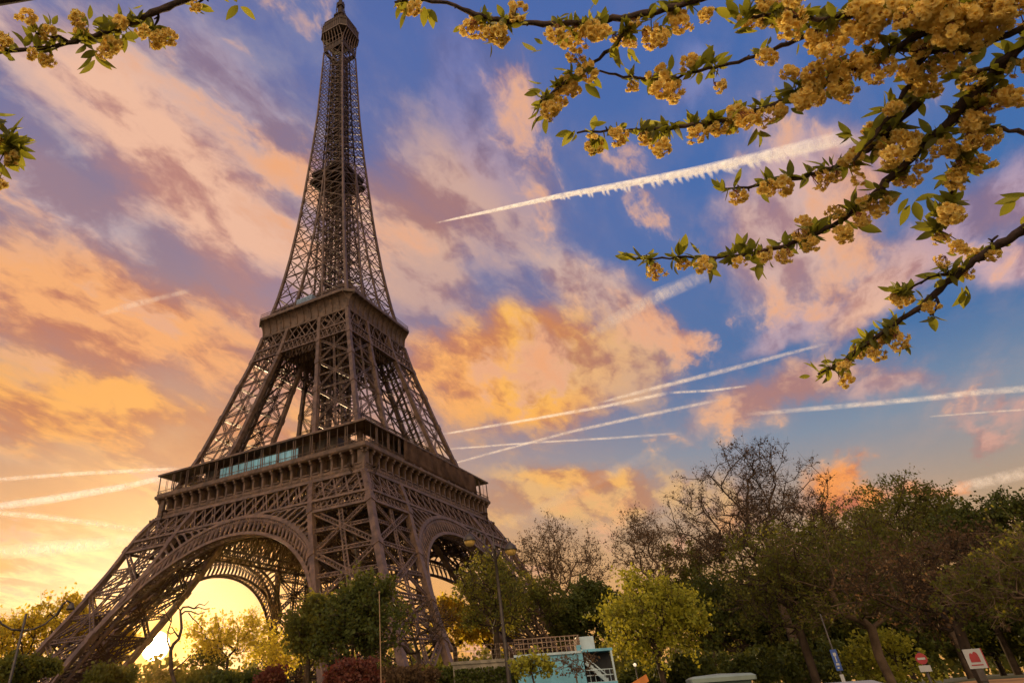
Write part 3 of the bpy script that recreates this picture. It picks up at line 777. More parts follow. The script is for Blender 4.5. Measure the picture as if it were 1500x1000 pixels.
# between lamp and the lime tree
T('tall_bare_tree', 'tall sparse tree with thin forked stems right of the tower', 806, 750, 80, 66, 890, L_BUD, nleaf=6500, lsize=0.11, tlen=1.1, ntwig=4, seed=41, npts=300, r0=0.24, bark=BARK_P, fork=0.8)
T('tall_bare_tree', 'sparse bare tree between the forked one and the largest bare tree', 938, 741, 86, 58, 860, L_BUD, nleaf=6000, lsize=0.11, tlen=1.0, ntwig=4, seed=42, npts=300, r0=0.22, bark=BARK_P, fork=0.7)
T('dense_tree', 'dark rounded evergreen tree behind the blue cabin', 852, 852, 62, 56, 950, L_DARK, nleaf=22000, lsize=0.16, tlen=0.6, seed=43, npts=260, r0=0.18)
T('lime_tree', 'bright yellow-green tree right of the blue cabin', 934, 828, 36, 66, 972, L_LIME, nleaf=11500, lsize=0.11, tlen=0.65, ntwig=4, seed=46, npts=200, r0=0.13, lump=0.6)
# the right-hand grove
T('large_bare_tree', 'largest bare tree with wide rounded crown above the grove', 1070, 652, 58, 118, 850, L_BUD, nleaf=14000, lsize=0.085, tlen=0.9, ntwig=5, seed=51, npts=520, r0=0.30, bark=BARK, fork=0.75, twr=0.009)
T('brown_tree', 'brown budding tree at the foot of the largest bare tree', 1120, 768, 40, 88, 930, L_OLIVE, nleaf=9000, lsize=0.09, tlen=0.75, ntwig=3, lump=0.55, seed=52, npts=300, r0=0.19, bark=BARK)
T('brown_tree', 'broad brown budding tree with slanting trunk beside the blue sign', 1212, 752, 38, 100, 935, L_OLIVE, nleaf=9000, lsize=0.085, tlen=0.75, ntwig=3, lump=0.5, seed=53, npts=320, r0=0.19, bark=BARK_P)
T('leafy_tree', 'upright green tree rising over the middle of the grove', 1290, 690, 72, 62, 860, L_OLIVE, nleaf=12000, lsize=0.13, ntwig=4, lump=0.4, tlen=0.9, seed=54, npts=260, r0=0.26)
T('leafy_tree', 'green tree top showing right of the upright one', 1362, 715, 75, 46, 860, L_OLIVE, nleaf=8000, lsize=0.13, tlen=0.9, seed=55, npts=200, r0=0.24)
T('leafy_tree', 'dark green bushy-topped tree near the right edge of the grove', 1440, 728, 52, 66, 850, L_DARK, nleaf=16000, lsize=0.12, lump=0.4, tlen=0.6, seed=56, npts=300, r0=0.22)
T('brown_tree', 'brown spreading tree whose trunk stands by the no-entry sign', 1345, 786, 33, 98, 925, L_BUD, nleaf=7000, lsize=0.075, tlen=0.65, ntwig=3, lump=0.55, seed=57, npts=290, r0=0.17, bark=BARK)
T('brown_tree', 'brown spreading tree with forked trunk at the right edge', 1465, 776, 27, 96, 920, L_OLIVE, nleaf=6000, lsize=0.07, tlen=0.55, ntwig=3, lump=0.55, seed=58, npts=270, r0=0.15, bark=BARK_P)
gD = 'dark leafy trees at the back of the grove'
for i, (x, y, d, hw, lb) in enumerate(((1035, 840, 66, 62, 'dark green tree right behind the bright lime tree'), (1125, 850, 70, 64, 'dark green tree behind the trunk of the largest bare tree'),
        (1215, 838, 68, 66, 'dark green tree filling the gap behind the blue sign'), (1300, 842, 74, 70, 'dark green tree behind the no-entry sign'), (1400, 838, 80, 72, 'dark green tree above the gravel path'), (1490, 830, 74, 66, 'dark green tree closing the right end of the grove'))):
    T('dense_tree', lb, x, y, d, hw, 985, L_DARK, nleaf=18000, lsize=0.2, tlen=0.8, seed=61+i, npts=230, r0=0.22, group=gD)
for i, (x, y, d, hw, lb, lm) in enumerate(((1000, 790, 90, 60, 'olive tree crown behind the sparse bare tree', L_OLIVE), (1150, 790, 95, 66, 'olive tree crown deep behind the brown trees', L_OLIVE), (1235, 735, 88, 60, 'olive crown beside the upright green tree', L_OLIVE))):
    T('leafy_tree', lb, x, y, d, hw, 930, lm, nleaf=12000, lsize=0.19, tlen=0.9, seed=71+i, npts=220, r0=0.24)
# shrubs
gS = 'shrubs along the lower edge'
for i, (x, y, d, hw, lb, lm, nl) in enumerate((
        (398, 978, 50, 22, 'small plum-red shrub left of the dark flat-topped tree', L_RED, 3500), (516, 968, 38, 34, 'larger plum-red shrub in front of the dark flat-topped tree', L_RED, 6000),
        (34, 958, 60, 40, 'dark shrub at the foot of the small left lamp', L_OLIVE, 5000), (160, 970, 66, 34, 'dark shrub in front of the tower leg', L_DARK, 5000), (300, 976, 70, 28, 'dark shrub just below the sun', L_OLIVE, 4200),
        (352, 984, 64, 44, 'dark shrub under the golden young tree', L_DARK, 4200), (590, 976, 44, 46, 'brown shrub below the leafless tangled tree', L_BUD, 4200), (640, 980, 60, 40, 'dark shrub beside the stone foot of the tower', L_DARK, 3500),
        (1000, 965, 40, 46, 'dark shrub under the bright lime tree', L_DARK, 5000), (1085, 955, 46, 56, 'dark shrub behind the white-roofed booth', L_DARK, 6000), (1185, 940, 48, 56, 'dark shrub left of the blue sign', L_DARK, 6500), (1275, 925, 44, 52, 'broad-leaved green shrub between blue sign and no-entry sign', L_LIME, 2600),
        (930, 975, 44, 30, 'dark shrub behind the orange barrier', L_DARK, 3000))):
    T('shrub', lb, x, y, d, hw, 1010, lm, cat='shrub', nleaf=nl, lsize=0.13 if d < 55 else 0.18, tlen=0.35, seed=81+i, npts=80, r0=0.06, lump=0.7, group=gS, trunkname='stems')
# contorted bare tree against the sun
bt = MB(); dd = 60
def pxs(*p): return [at(x, y, dd+0.02*i) for i, (x, y) in enumerate(p)]
b0 = at(258, 1005, dd); g0 = gnd(b0[0], b0[1])
bt.tube([(b0[0], b0[1], g0-0.2)]+pxs((256, 1000), (251, 984), (250, 966), (250, 952), (254, 943), (262, 935), (266, 920), (265, 905), (264, 894)), [0.14, 0.15, 0.15, 0.15, 0.14, 0.13, 0.12, 0.11, 0.10, 0.08], 7)
for ln, r_ in ((((264, 894), (268, 889), (276, 888), (284, 891), (291, 889)), 0.09), (((265, 900), (271, 895), (280, 895), (290, 899), (300, 896)), 0.07), (((276, 897), (282, 905), (290, 912), (296, 920)), 0.05),
               (((250, 952), (245, 938), (246, 925), (251, 910), (252, 898)), 0.08), (((262, 933), (256, 925), (250, 928), (244, 924)), 0.07), (((256, 925), (252, 918), (246, 920)), 0.05), (((284, 891), (292, 884), (300, 886), (306, 880)), 0.05),
               (((250, 910), (244, 900), (240, 890)), 0.05), (((264, 894), (258, 884), (262, 876)), 0.05), (((251, 984), (268, 970), (280, 958)), 0.06), (((291, 889), (300, 892), (308, 890)), 0.04)):
    bt.tube(pxs(*ln), np.linspace(r_, r_*0.5, len(ln)), 6)
tt = thing('contorted_tree', 'bare contorted branches silhouetted right of the sun', 'tree', (b0[0], b0[1], g0))
o = bt.build('trunk', BARK, tt); o.location = (-b0[0], -b0[1], -g0)
# far-off wood along the horizon
wd = MB(); rng = np.random.default_rng(7); PW = []
for k in range(620):
    a = YAW+R(36)-R(88)*rng.random(); d = 300+120*rng.random()
    h = (27+1.5*math.sin(a*23)+1.5*math.sin(a*61+1))*(0.9+0.14*rng.random())*d/340
    c_ = np.array((CAM[0]+d*math.cos(a), CAM[1]+d*math.sin(a), 0.0)); nn = 60
    q = rng.normal(size=(nn, 3)); q /= np.linalg.norm(q, axis=1)[:, None]; q *= (rng.random(nn)**0.4)[:, None]
    PW.append(c_+np.array((0, 0, h*0.5))+q*np.array((6, 6, h*0.5)))
leaves_into(wd, np.concatenate(PW), 2.0, rng, 1.2)
tag(wd.build('woods', L_OLIVE), 'hazy wood along the horizon behind the tower', 'woods', kind='stuff')

# ------------------------------------------------------------------ street things
def local_frame(px, py, dist, turn=0.0):
    """Empty-style frame at ground level below pixel (px, py): returns location and z rotation facing the camera"""
    p = at(px, py, dist); az = math.atan2(p[1]-CAM[1], p[0]-CAM[0])
    return np.array((p[0], p[1], gnd(p[0], p[1]))), az-PI/2+turn          # local x to the right, y away
LAMPMET = mat('lamp_dark_metal', (0.045, 0.035, 0.03), 0.45, 0.3, 0.3, 3.0)
LAMPGLASS = mat('lamp_amber_glass', (0.78, 0.52, 0.16), 0.2, 0, 0.15, 4.0, trans=0.4)
loc, rz = local_frame(735, 900, 30)
topz = at(731, 805, 30)[2]-loc[2]
lampd = thing('street_lamp', 'tall double-headed street lamp standing before the right tower leg', 'street lamp', loc, rz=rz)
p_ = MB()
p_.lathe([(0.22, 0), (0.22, 0.25), (0.15, 0.35), (0.15, 1.1), (0.17, 1.15), (0.11, 1.3), (0.085, 3.0), (0.065, topz*0.75), (0.055, topz), (0.08, topz+0.02), (0.08, topz+0.1), (0.03, topz+0.2), (0.02, topz+0.65), (0.0, topz+0.7)], (0, 0, 0), 14)
p_.build('post', LAMPMET, lampd)
for sx, hx, hz in ((-1, 1.02, 0.62), (1, 0.68, 0.12)):
    a_ = MB(); top_ = topz+hz
    pts = [(sx*0.05, 0, topz-0.35), (sx*hx*0.35, 0, topz-0.05+hz*0.3), (sx*hx*0.55, 0, top_+0.18), (sx*hx*0.75, 0, top_+0.34), (sx*hx*0.93, 0, top_+0.30), (sx*hx, 0, top_+0.12)]
    a_.tube(pts, 0.028, 8); a_.tube([(sx*0.05, 0, topz-0.05), (sx*hx*0.3, 0, topz-0.15), (sx*hx*0.45, 0, top_-0.1), (sx*hx*0.35, 0, top_+0.02)], 0.015, 6)
    a_.build('arm', LAMPMET, lampd)
    h_ = MB(); h_.lathe([(0.0, 0.20), (0.05, 0.19), (0.07, 0.12), (0.12, 0.10), (0.22, 0.0), (0.27, -0.13), (0.275, -0.17), (0.24, -0.17), (0.2, -0.05), (0.0, -0.03)], (sx*hx, 0, top_), 20)
    ho = h_.build('lamp_head', LAMPMET, lampd)
    q_ = MB(); q_.lathe([(0.235, -0.165), (0.22, -0.27), (0.15, -0.36), (0.0, -0.40)], (sx*hx, 0, top_), 20); q_.build('glass_bowl', LAMPGLASS, ho)
loc, rz = local_frame(32, 925, 26)
tz = at(38, 899, 26)[2]-loc[2]
lampl = thing('street_lamp', 'slender lamp with two upcurved arms at the left edge', 'street lamp', loc, rz=rz)
p_ = MB(); p_.lathe([(0.16, 0), (0.16, 0.3), (0.09, 0.4), (0.08, 1.2), (0.05, 1.3), (0.035, tz), (0.0, tz+0.03)], (0, 0, 0), 12); p_.build('post', LAMPMET, lampl)
for sx in (-1, 1):
    a_ = MB(); za = tz-0.45
    a_.tube([(0, 0, za), (sx*0.3, 0, za+0.03), (sx*0.6, 0, za+0.18), (sx*0.85, 0, za+0.45), (sx*0.98, 0, za+0.75), (sx*1.08, 0, za+0.84), (sx*1.2, 0, za+0.78)], 0.03, 8); a_.build('arm', LAMPMET, lampl)
    h_ = MB(); h_.lathe([(0.0, 0.1), (0.05, 0.08), (0.11, -0.05), (0.13, -0.12), (0.09, -0.12), (0.0, -0.02)], (sx*1.22, 0, za+0.70), 16); h_.build('lamp_head', LAMPMET, lampl)
PALE = mat('weathered_pole', (0.20, 0.12, 0.06), 0.7, 0, 0.3, 2.0)
loc, rz = local_frame(557, 940, 34); tz = at(556, 868, 34)[2]-loc[2]
pole = thing('slender_pole', 'thin pale pole in front of the dark flat-topped tree', 'pole', loc, rz=rz)
p_ = MB(); p_.lathe([(0.05, 0), (0.05, 0.4), (0.03, 0.45), (0.02, tz), (0, tz+0.02)], (0, 0, 0), 10); p_.build('shaft', PALE, pole)
p_ = MB(); p_.lathe([(0.0, 0.08), (0.05, 0.05), (0.05, 0), (0, -0.02)], (0, 0, tz), 10); p_.build('finial', PALE, pole)

# blue cabin with rooftop railing and a stair bay
CABIN = mat('cabin_blue_paint', (0.10, 0.29, 0.40), 0.45, 0, 0.12, 1.5, bump=0.05)
CABIN2 = mat('cabin_pale_trim', (0.30, 0.38, 0.42), 0.5, 0, 0.1, 1.5)
RAILW = mat('rail_weathered', (0.16, 0.10, 0.065), 0.6, 0, 0.25, 2.0)
DARK = mat('dark_opening', (0.02, 0.02, 0.022), 0.8, 0, 0.2, 2.0)
loc, rz = local_frame(760, 975, 32)
zt_ = at(800, 953, 32)[2]-loc[2]
cb = thing('blue_cabin', 'pale blue flat-roofed cabin with rooftop railing and open stair bay', 'cabin', loc, rz=rz)
cb.scale = (0.82, 0.9, 0.96)
w_ = MB(); w_.box((-0.1, 0, 0), (3.15, 3.4, zt_)); w_.build('wall', CABIN, cb)
w_ = MB(); w_.box((-0.2, -0.1, zt_), (3.2, 3.5, zt_+0.09)); w_.build('roof', CABIN2, cb)
w_ = MB(); w_.box((3.0, -0.06, 0), (3.24, -0.004, zt_+0.3)); w_.build('corner_post', CABIN, cb)
w_ = MB(); w_.box((3.25, 0.9, 0), (4.7, 3.4, zt_)); w_.build('bay_wall', DARK, cb)
w_ = MB(); w_.box((3.25, -0.1, zt_+0.02), (4.75, 3.4, zt_+0.12)); w_.box((3.25, -0.1, zt_-1.35), (4.72, 0.9, zt_-1.1)); w_.build('bay_slab', CABIN, cb)
w_ = MB(); w_.box((3.25, 0.2, zt_+0.12), (3.95, 1.2, zt_+0.62)); w_.build('roof_box', CABIN2, cb)
w_ = MB(); w_.beam((4.66, -0.05, 0), (4.66, -0.05, zt_+0.02), 0.09); w_.build('bay_post', CABIN2, cb)
w_ = MB()
for i in range(15): x = -0.1+3.3*i/14; w_.beam((x, 0.02, zt_+0.09), (x, 0.02, zt_+0.68), 0.035)
for z in (0.3, 0.5, 0.68): w_.beam((-0.1, 0.02, zt_+z), (3.2, 0.02, zt_+z), 0.035)
for i in range(8): y = 0.02+3.3*i/7; w_.beam((-0.1, y, zt_+0.09), (-0.1, y, zt_+0.68), 0.035); w_.beam((3.2, y, zt_+0.09), (3.2, y, zt_+0.68), 0.035)
for x in (-0.1, 3.2): w_.beam((x, 0, zt_+0.68), (x, 3.3, zt_+0.68), 0.035)
w_.build('roof_railing', RAILW, cb)
w_ = MB()
for i in range(5): x = 3.5+1.0*i/4; w_.beam((x, 0.5-0, zt_-1.1), (x, 0.5, zt_-0.62), 0.03)
for z in (0.5, 0.75, 0.95): w_.beam((3.3, 0.0, zt_-1.6+z), (4.6, 0.0, zt_-1.6+z), 0.03)
w_.beam((3.35, 0.3, zt_-0.1), (4.3, 0.3, zt_-0.85), 0.05); w_.beam((3.35, 0.3, zt_-0.35), (4.3, 0.3, zt_-1.1), 0.16)
for i in range(6): w_.box((3.35+0.16*i, 0.3, zt_-0.4-0.12*i), (3.55+0.16*i, 0.85, zt_-0.36-0.12*i))
w_.build('stair', CABIN2, cb)
# ivy wall with a light fence, left of the cabin
loc, rz = local_frame(664, 985, 34)
zw = at(705, 966, 34)[2]-loc[2]
iw = thing('ivy_wall', 'low grey wall overgrown with dark ivy left of the blue cabin', 'wall', loc, rz=rz)
w_ = MB(); w_.box((0, 0, -0.1), (3.2, 0.4, zw-0.12)); w_.box((-0.05, -0.05, zw-0.12), (3.25, 0.45, zw)); w_.build('masonry', mat('grey_stone', (0.17, 0.145, 0.11), 0.9, 0, 0.3, 2.0, bump=0.6), iw)
rng = np.random.default_rng(91); P_ = np.c_[rng.random(5000)*3.1+0.05, -0.06-0.22*rng.random(5000)**2, rng.random(5000)**0.8*(zw-0.3)]
w_ = MB(); leaves_into(w_, P_, 0.11, rng, 1.1); w_.build('ivy', L_DARK, iw)
fc = thing('wire_fence', 'thin wire fence standing on the ivy wall', 'fence', loc+np.array((0, 0, zw)), rz=rz)
w_ = MB()
for i in range(17): w_.beam((0.05+3.1*i/16, 0.2, 0), (0.05+3.1*i/16, 0.2, 0.62), 0.012)
w_.build('posts', RAILW, fc); w_ = MB()
for z in (0.2, 0.4, 0.6): w_.beam((0.05, 0.2, z), (3.15, 0.2, z), 0.012)
w_.build('rails', RAILW, fc)
# saplings before the cabin
T('sapling', 'young green sapling in front of the blue cabin', 776, 958, 28.5, 24, 990, L_LIME, nleaf=700, lsize=0.10, tlen=0.3, seed=101, npts=40, r0=0.04, spread=0.4)
T('sapling', 'thin leafless sapling in front of the blue cabin', 838, 952, 28, 24, 990, L_BUD, nleaf=160, lsize=0.06, tlen=0.3, seed=102, npts=50, r0=0.035, bark=BARK_P)
# orange barrier and a lit globe lamp
ORANGE = mat('orange_paint', (0.36, 0.11, 0.012), 0.5, 0, 0.2, 2.0)
loc, rz = local_frame(930, 985, 24); zo = at(930, 990, 24)[2]-loc[2]
ob = thing('road_barrier', 'orange barrier with sloping boards below the lime tree', 'barrier', loc, rz=rz); ob.scale = (0.75, 0.75, 0.96)
for z, s_ in ((zo-0.1, 0.3), (zo-0.5, 0.3)):
    w_ = MB(); w_.beam((-0.45, -0.05, z-s_*0.5), (0.45, -0.05, z+s_*0.5), 0.04, 0.2, (0, 0, 1)); w_.build('board', ORANGE, ob)
for sx in (-0.35, 0.35):
    w_ = MB(); w_.beam((sx, -0.3, 0), (sx, 0.0, zo+sx*0.35), 0.05); w_.beam((sx, 0.3, 0), (sx, 0.03, zo+sx*0.35), 0.05); w_.build('leg', ORANGE, ob)
GLOW = bpy.data.materials.new('lit_globe'); GLOW.use_nodes = True
GLOW.node_tree.nodes['Principled BSDF'].inputs['Emission Color'].default_value = (1, 0.8, 0.5, 1); GLOW.node_tree.nodes['Principled BSDF'].inputs['Emission Strength'].default_value = 0.6
loc, rz = local_frame(930, 973, 34); zg = at(930, 973, 34)[2]-loc[2]
gl_ = thing('globe_lamp', 'small lit globe lamp shining behind the orange barrier', 'lamp', loc, rz=rz)
w_ = MB(); w_.lathe([(0.08, 0), (0.03, 0.2), (0.025, zg-0.08), (0, zg-0.08)], (0, 0, 0), 10); w_.build('post', LAMPMET, gl_)
w_ = MB(); w_.lathe([(0.0, -0.07), (0.05, -0.05), (0.07, 0), (0.05, 0.05), (0, 0.07)], (0, 0, zg), 14); w_.build('globe', GLOW, gl_)
# white-roofed booth
loc, rz = local_frame(1058, 992, 21, 0.12); zk = at(1058, 989, 21)[2]-loc[2]
bo = thing('booth', 'small booth with flat pale green-white roof under the grove', 'booth', loc, rz=rz)
BW = mat('booth_wall', (0.06, 0.10, 0.08), 0.5, 0, 0.15, 1.5); BR = mat('booth_roof', (0.17, 0.21, 0.19), 0.5, 0, 0.1, 1.5)
w_ = MB(); w_.box((-0.85, 0, 0), (0.85, 1.6, zk-0.12)); w_.build('wall', BW, bo)
w_ = MB(); w_.loft([(zk-0.12, 1.0, 0.05), (zk-0.03, 1.02, 0.05), (zk+0.02, 0.9, 0.05), (zk+0.06, 0.05, 0.01)], 0, 0.8); w_.build('roof', BR, bo)
w_ = MB(); w_.box((-0.7, -0.03, 0.95), (0.15, -0.005, zk-0.3)); w_.build('window', BLUEGLASS, bo)
w_ = MB(); w_.box((-0.8, -0.35, 0.85), (0.25, 0.0, 0.9)); w_.build('counter', BR, bo)
w_ = MB(); w_.box((0.3, -0.03, 0.05), (0.78, -0.005, zk-0.3)); w_.build('door', BR, bo)
bo.scale = (0.78, 0.78, 1)
# parked car, only its roof above the frame edge
CARW = mat('car_white_paint', (0.35, 0.36, 0.36), 0.25, 0, 0.04, 2.0, spec=0.6); TYRE = mat('tyre_rubber', (0.02, 0.02, 0.02), 0.8); CGL = mat('car_glass', (0.02, 0.025, 0.03), 0.08, spec=0.8)
loc, rz = local_frame(1240, 999, 17, 0.25); zc0 = at(1240, 997.5, 17)[2]-loc[2]
ca = thing('parked_car', 'white parked car whose roof shows below the blue sign', 'car', loc, rz=rz+PI/2)
prof = [(-2.0, 0.28), (-2.05, 0.6), (-1.9, 0.86), (-1.05, 0.98), (-0.45, zc0*0.96), (0.3, zc0), (1.1, zc0*0.97), (1.75, 1.05), (2.02, 0.9), (2.05, 0.35), (2.0, 0.26)]
w_ = MB(); vs_ = []; 
wid = lambda z: 0.86 if z < 1.0 else 0.86-0.28*(z-0.98)/(max(zc0-0.98, 0.2))
for s_ in (-1, 1): vs_ += [(x, s_*wid(z), z) for x, z in prof]
n = len(prof); w_.add(vs_, [tuple(range(n)), tuple(range(2*n-1, n-1, -1))]+[(i, n+i, n+(i+1) % n, (i+1) % n) for i in range(n)])
bo_ = w_.build('body', CARW, ca); md = bo_.modifiers.new('bevel', 'BEVEL'); md.width = 0.05; md.segments = 3
for s_ in (-1, 1):
    w_ = MB(); k = s_*0.012
    w_.add([(-0.85, s_*(wid(1.02))+k, 1.04), (-0.42, s_*wid(zc0*0.92)+k, zc0*0.92), (1.05, s_*wid(zc0*0.92)+k, zc0*0.92), (1.5, s_*wid(1.06)+k, 1.08)], [(0, 1, 2, 3) if s_ < 0 else (3, 2, 1, 0)]); w_.build('side_window', CGL, ca)
    for x in (-1.3, 1.3):
        w_ = MB(); pts = [(x+0.31*math.cos(a), 0.31+0.31*math.sin(a)) for a in np.arange(20)*PI/10]
        w_.add([(px_, s_*0.66, pz) for px_, pz in pts]+[(px_, s_*0.88, pz) for px_, pz in pts], [tuple(range(20)), tuple(range(39, 19, -1))]+[(i, 20+i, 20+(i+1) % 20, (i+1) % 20) for i in range(20)]); wo_ = w_.build('wheel', TYRE, ca)
        w_ = MB(); pts = [(x+0.19*math.cos(a), 0.31+0.19*math.sin(a)) for a in np.arange(16)*PI/8]
        w_.add([(px_, s_*0.89, pz) for px_, pz in pts], [tuple(range(16))]); w_.build('rim', BR, wo_)
    w_ = MB(); w_.box((-2.07, s_*0.6-0.15, 0.62), (-2.0, s_*0.6+0.15, 0.76)); w_.build('headlight', BR, ca)
w_ = MB(); w_.add([(-1.02, -0.7, 1.0), (-1.02, 0.7, 1.0), (-0.5, 0.56, zc0*0.945), (-0.5, -0.56, zc0*0.945)], [(0, 1, 2, 3)]); o = w_.build('windscreen', CGL, ca); o.location = (-0.02, 0, 0.02)
# signs
SIGNB = mat('sign_blue', (0.012, 0.045, 0.2), 0.4, 0, 0.1, 3); SIGNW = mat('sign_white', (0.30, 0.30, 0.30), 0.45, 0, 0.05, 3); SIGNR = mat('sign_red', (0.24, 0.012, 0.016), 0.45, 0, 0.08, 3)
def disc(mb, x, y, z, r_, n=24, th=0.02):
    pts = [(x+r_*math.cos(2*PI*k/n), z+r_*math.sin(2*PI*k/n)) for k in range(n)]
    mb.add([(a, y, b_) for a, b_ in pts]+[(a, y+th, b_) for a, b_ in pts], [tuple(range(n)), tuple(range(2*n-1, n-1, -1))]+[(i, n+i, n+(i+1) % n, (i+1) % n) for i in range(n)])
loc, rz = local_frame(1225, 966, 19); z1 = at(1225, 966, 19)[2]-loc[2]
sb = thing('information_sign', 'narrow blue sign with white marks on a slim post', 'sign', loc, rz=rz)
sb.scale = (0.52, 0.52, 1)
w_ = MB(); w_.lathe([(0.03, 0), (0.03, z1+0.9), (0, z1+0.9)], (0, 0.04, 0), 8); w_.build('post', LAMPMET, sb)
w_ = MB(); w_.box((-0.12, -0.02, z1-0.2), (0.12, 0.006, z1+0.2)); pn = w_.build('panel', SIGNB, sb)
w_ = MB(); w_.box((-0.05, -0.026, z1+0.08), (0.06, -0.022, z1+0.14)); w_.box((-0.02, -0.026, z1-0.04), (0.02, -0.022, z1+0.08)); w_.box((-0.06, -0.026, z1-0.1), (0.06, -0.022, z1-0.06)); w_.box((-0.05, -0.026, z1-0.16), (0.03, -0.022, z1-0.13)); w_.build('white_marks', SIGNW, pn)
w_ = MB(); w_.box((-0.07, -0.02, z1-0.46), (0.07, 0.006, z1-0.27)); w_.build('plate', SIGNW, sb)
loc, rz = local_frame(1350, 965, 22); z1 = at(1349, 964, 22)[2]-loc[2]
ns_ = thing('no_entry_sign', 'round red no-entry sign above a white plate', 'sign', loc, rz=rz)
w_ = MB(); w_.lathe([(0.03, 0), (0.03, z1+0.15), (0, z1+0.15)], (0, 0.05, 0), 8); w_.build('post', LAMPMET, ns_)
w_ = MB(); disc(w_, 0, 0, z1, 0.12); dn = w_.build('disc', SIGNR, ns_)
w_ = MB(); w_.box((-0.08, -0.006, z1-0.022), (0.08, -0.002, z1+0.022)); w_.build('white_bar', SIGNW, dn)
w_ = MB(); w_.box((-0.12, 0, z1-0.27), (0.12, 0.02, z1-0.14)); w_.build('plate', SIGNW, ns_)
loc, rz = local_frame(1428, 964, 19); z1 = at(1428, 964, 19)[2]-loc[2]
rb_ = thing('notice_board', 'white notice board with a red emblem on a dark post', 'sign', loc, rz=rz)
rb_.scale = (0.62, 0.62, 1)
w_ = MB(); w_.beam((0, 0.06, 0), (0, 0.06, z1-0.1), 0.1); w_.beam((-0.1, 0.06, z1-0.28), (0.1, 0.06, z1-0.28), 0.2, 0.2); w_.build('post', LAMPMET, rb_)
w_ = MB(); w_.box((-0.24, -0.02, z1-0.17), (0.24, 0.008, z1+0.17)); pn = w_.build('panel', SIGNW, rb_)
w_ = MB(); w_.box((-0.13, -0.026, z1-0.06), (0.13, -0.022, z1+0.03)); disc(w_, -0.06, -0.027, z1+0.04, 0.06, 16, 0.004); disc(w_, 0.05, -0.028, z1+0.045, 0.075, 16, 0.004); w_.box((-0.16, -0.026, z1-0.12), (0.16, -0.022, z1-0.1)); w_.build('red_emblem', SIGNR, pn)
w_ = MB(); w_.box((0.241, -0.02, z1-0.17), (0.27, 0.008, z1+0.17)); w_.build('red_edge', SIGNR, rb_)


# ------------------------------------------------------------------ flowering cherry branches overhead
CH_BARK = mat('cherry_bark', (0.055, 0.035, 0.028), 0.75, 0, 0.35, 30.0, bump=0.5, spec=0.2)
PETAL = mat('petal_cream', (0.92, 0.60, 0.11), 0.7, 0, 0.2, 6.0, island=True, col2=(0.98, 0.85, 0.40), trans=0.5, tcol=(1.0, 0.82, 0.26), spec=0.1)
CALYX = mat('calyx_brown', (0.20, 0.07, 0.03), 0.7, 0, 0.3, 20.0)
CH_LEAF = mat('cherry_leaf', (0.024, 0.030, 0.006), 0.45, 0, 0.3, 8.0, island=True, col2=(0.14, 0.145, 0.02), trans=0.5, tcol=(0.50, 0.47, 0.04), spec=0.35)
def flower(pet, cal, c, axis, s, rng):
    axis = axis/np.linalg.norm(axis); e = np.cross(axis, rng.normal(size=3)); e /= np.linalg.norm(e); f = np.cross(axis, e)
    for ring, (n, tilt, L) in enumerate(((8, -0.12, 1.0), (8, 0.32, 0.92), (6, 0.78, 0.74), (4, 1.2, 0.52))):
        for k in range(n):
            a = 2*PI*(k+0.5*(ring % 2))/n+rng.normal()*0.15; tl = tilt+rng.normal()*0.15
            r_ = e*math.cos(a)+f*math.sin(a); t = -e*math.sin(a)+f*math.cos(a)
            d = r_*math.cos(tl)+axis*math.sin(tl); l = s*L*(0.9+0.2*rng.random()); w = l*0.36
            nrm = axis*math.cos(tl)-r_*math.sin(tl)
            p0 = c+axis*0.1*s; p1 = p0+d*l*0.62; p2 = p0+d*l+nrm*l*0.16
            pet.add([p0, p1-t*w+nrm*l*0.10, p2-t*w*0.55, p2-nrm*l*0.04, p2+t*w*0.55, p1+t*w+nrm*l*0.10, p1-nrm*l*0.03], [(0, 6, 3, 2, 1), (0, 5, 4, 3, 6)], True)
    cal.tube([c-axis*s*0.35, c+axis*s*0.12], [s*0.10, s*0.2], 6)
def leaf(mb, p, d, L, rng, nb=None):
    """one pointed leaf with a folded midrib and a drooping tip"""
    d = d/np.linalg.norm(d); a = np.cross(d, rng.normal(size=3) if nb is None else nb); a /= np.linalg.norm(a); n_ = np.cross(a, d); w = L*0.21*(0.85+0.3*rng.random()); cv = L*0.12*rng.normal()
    st = (0, 0.12, 0.30, 0.52, 0.74, 0.90, 1.0); ws = (0.05, 0.55, 0.95, 1.0, 0.70, 0.30, 0.0)
    C_ = [p+d*L*t-n_*cv*t*t*1.5 for t in st]; fold = 0.35
    lft = [c+(-a+n_*fold)*w*k for c, k in zip(C_, ws)]; rgt = [c+(a+n_*fold)*w*k for c, k in zip(C_, ws)]
    m_ = len(st); mb.add(C_+lft+rgt, [(i, i+1, m_+i+1, m_+i) for i in range(m_-1)]+[(i+1, i, 2*m_+i, 2*m_+i+1) for i in range(m_-1)], True)
CLUST = []
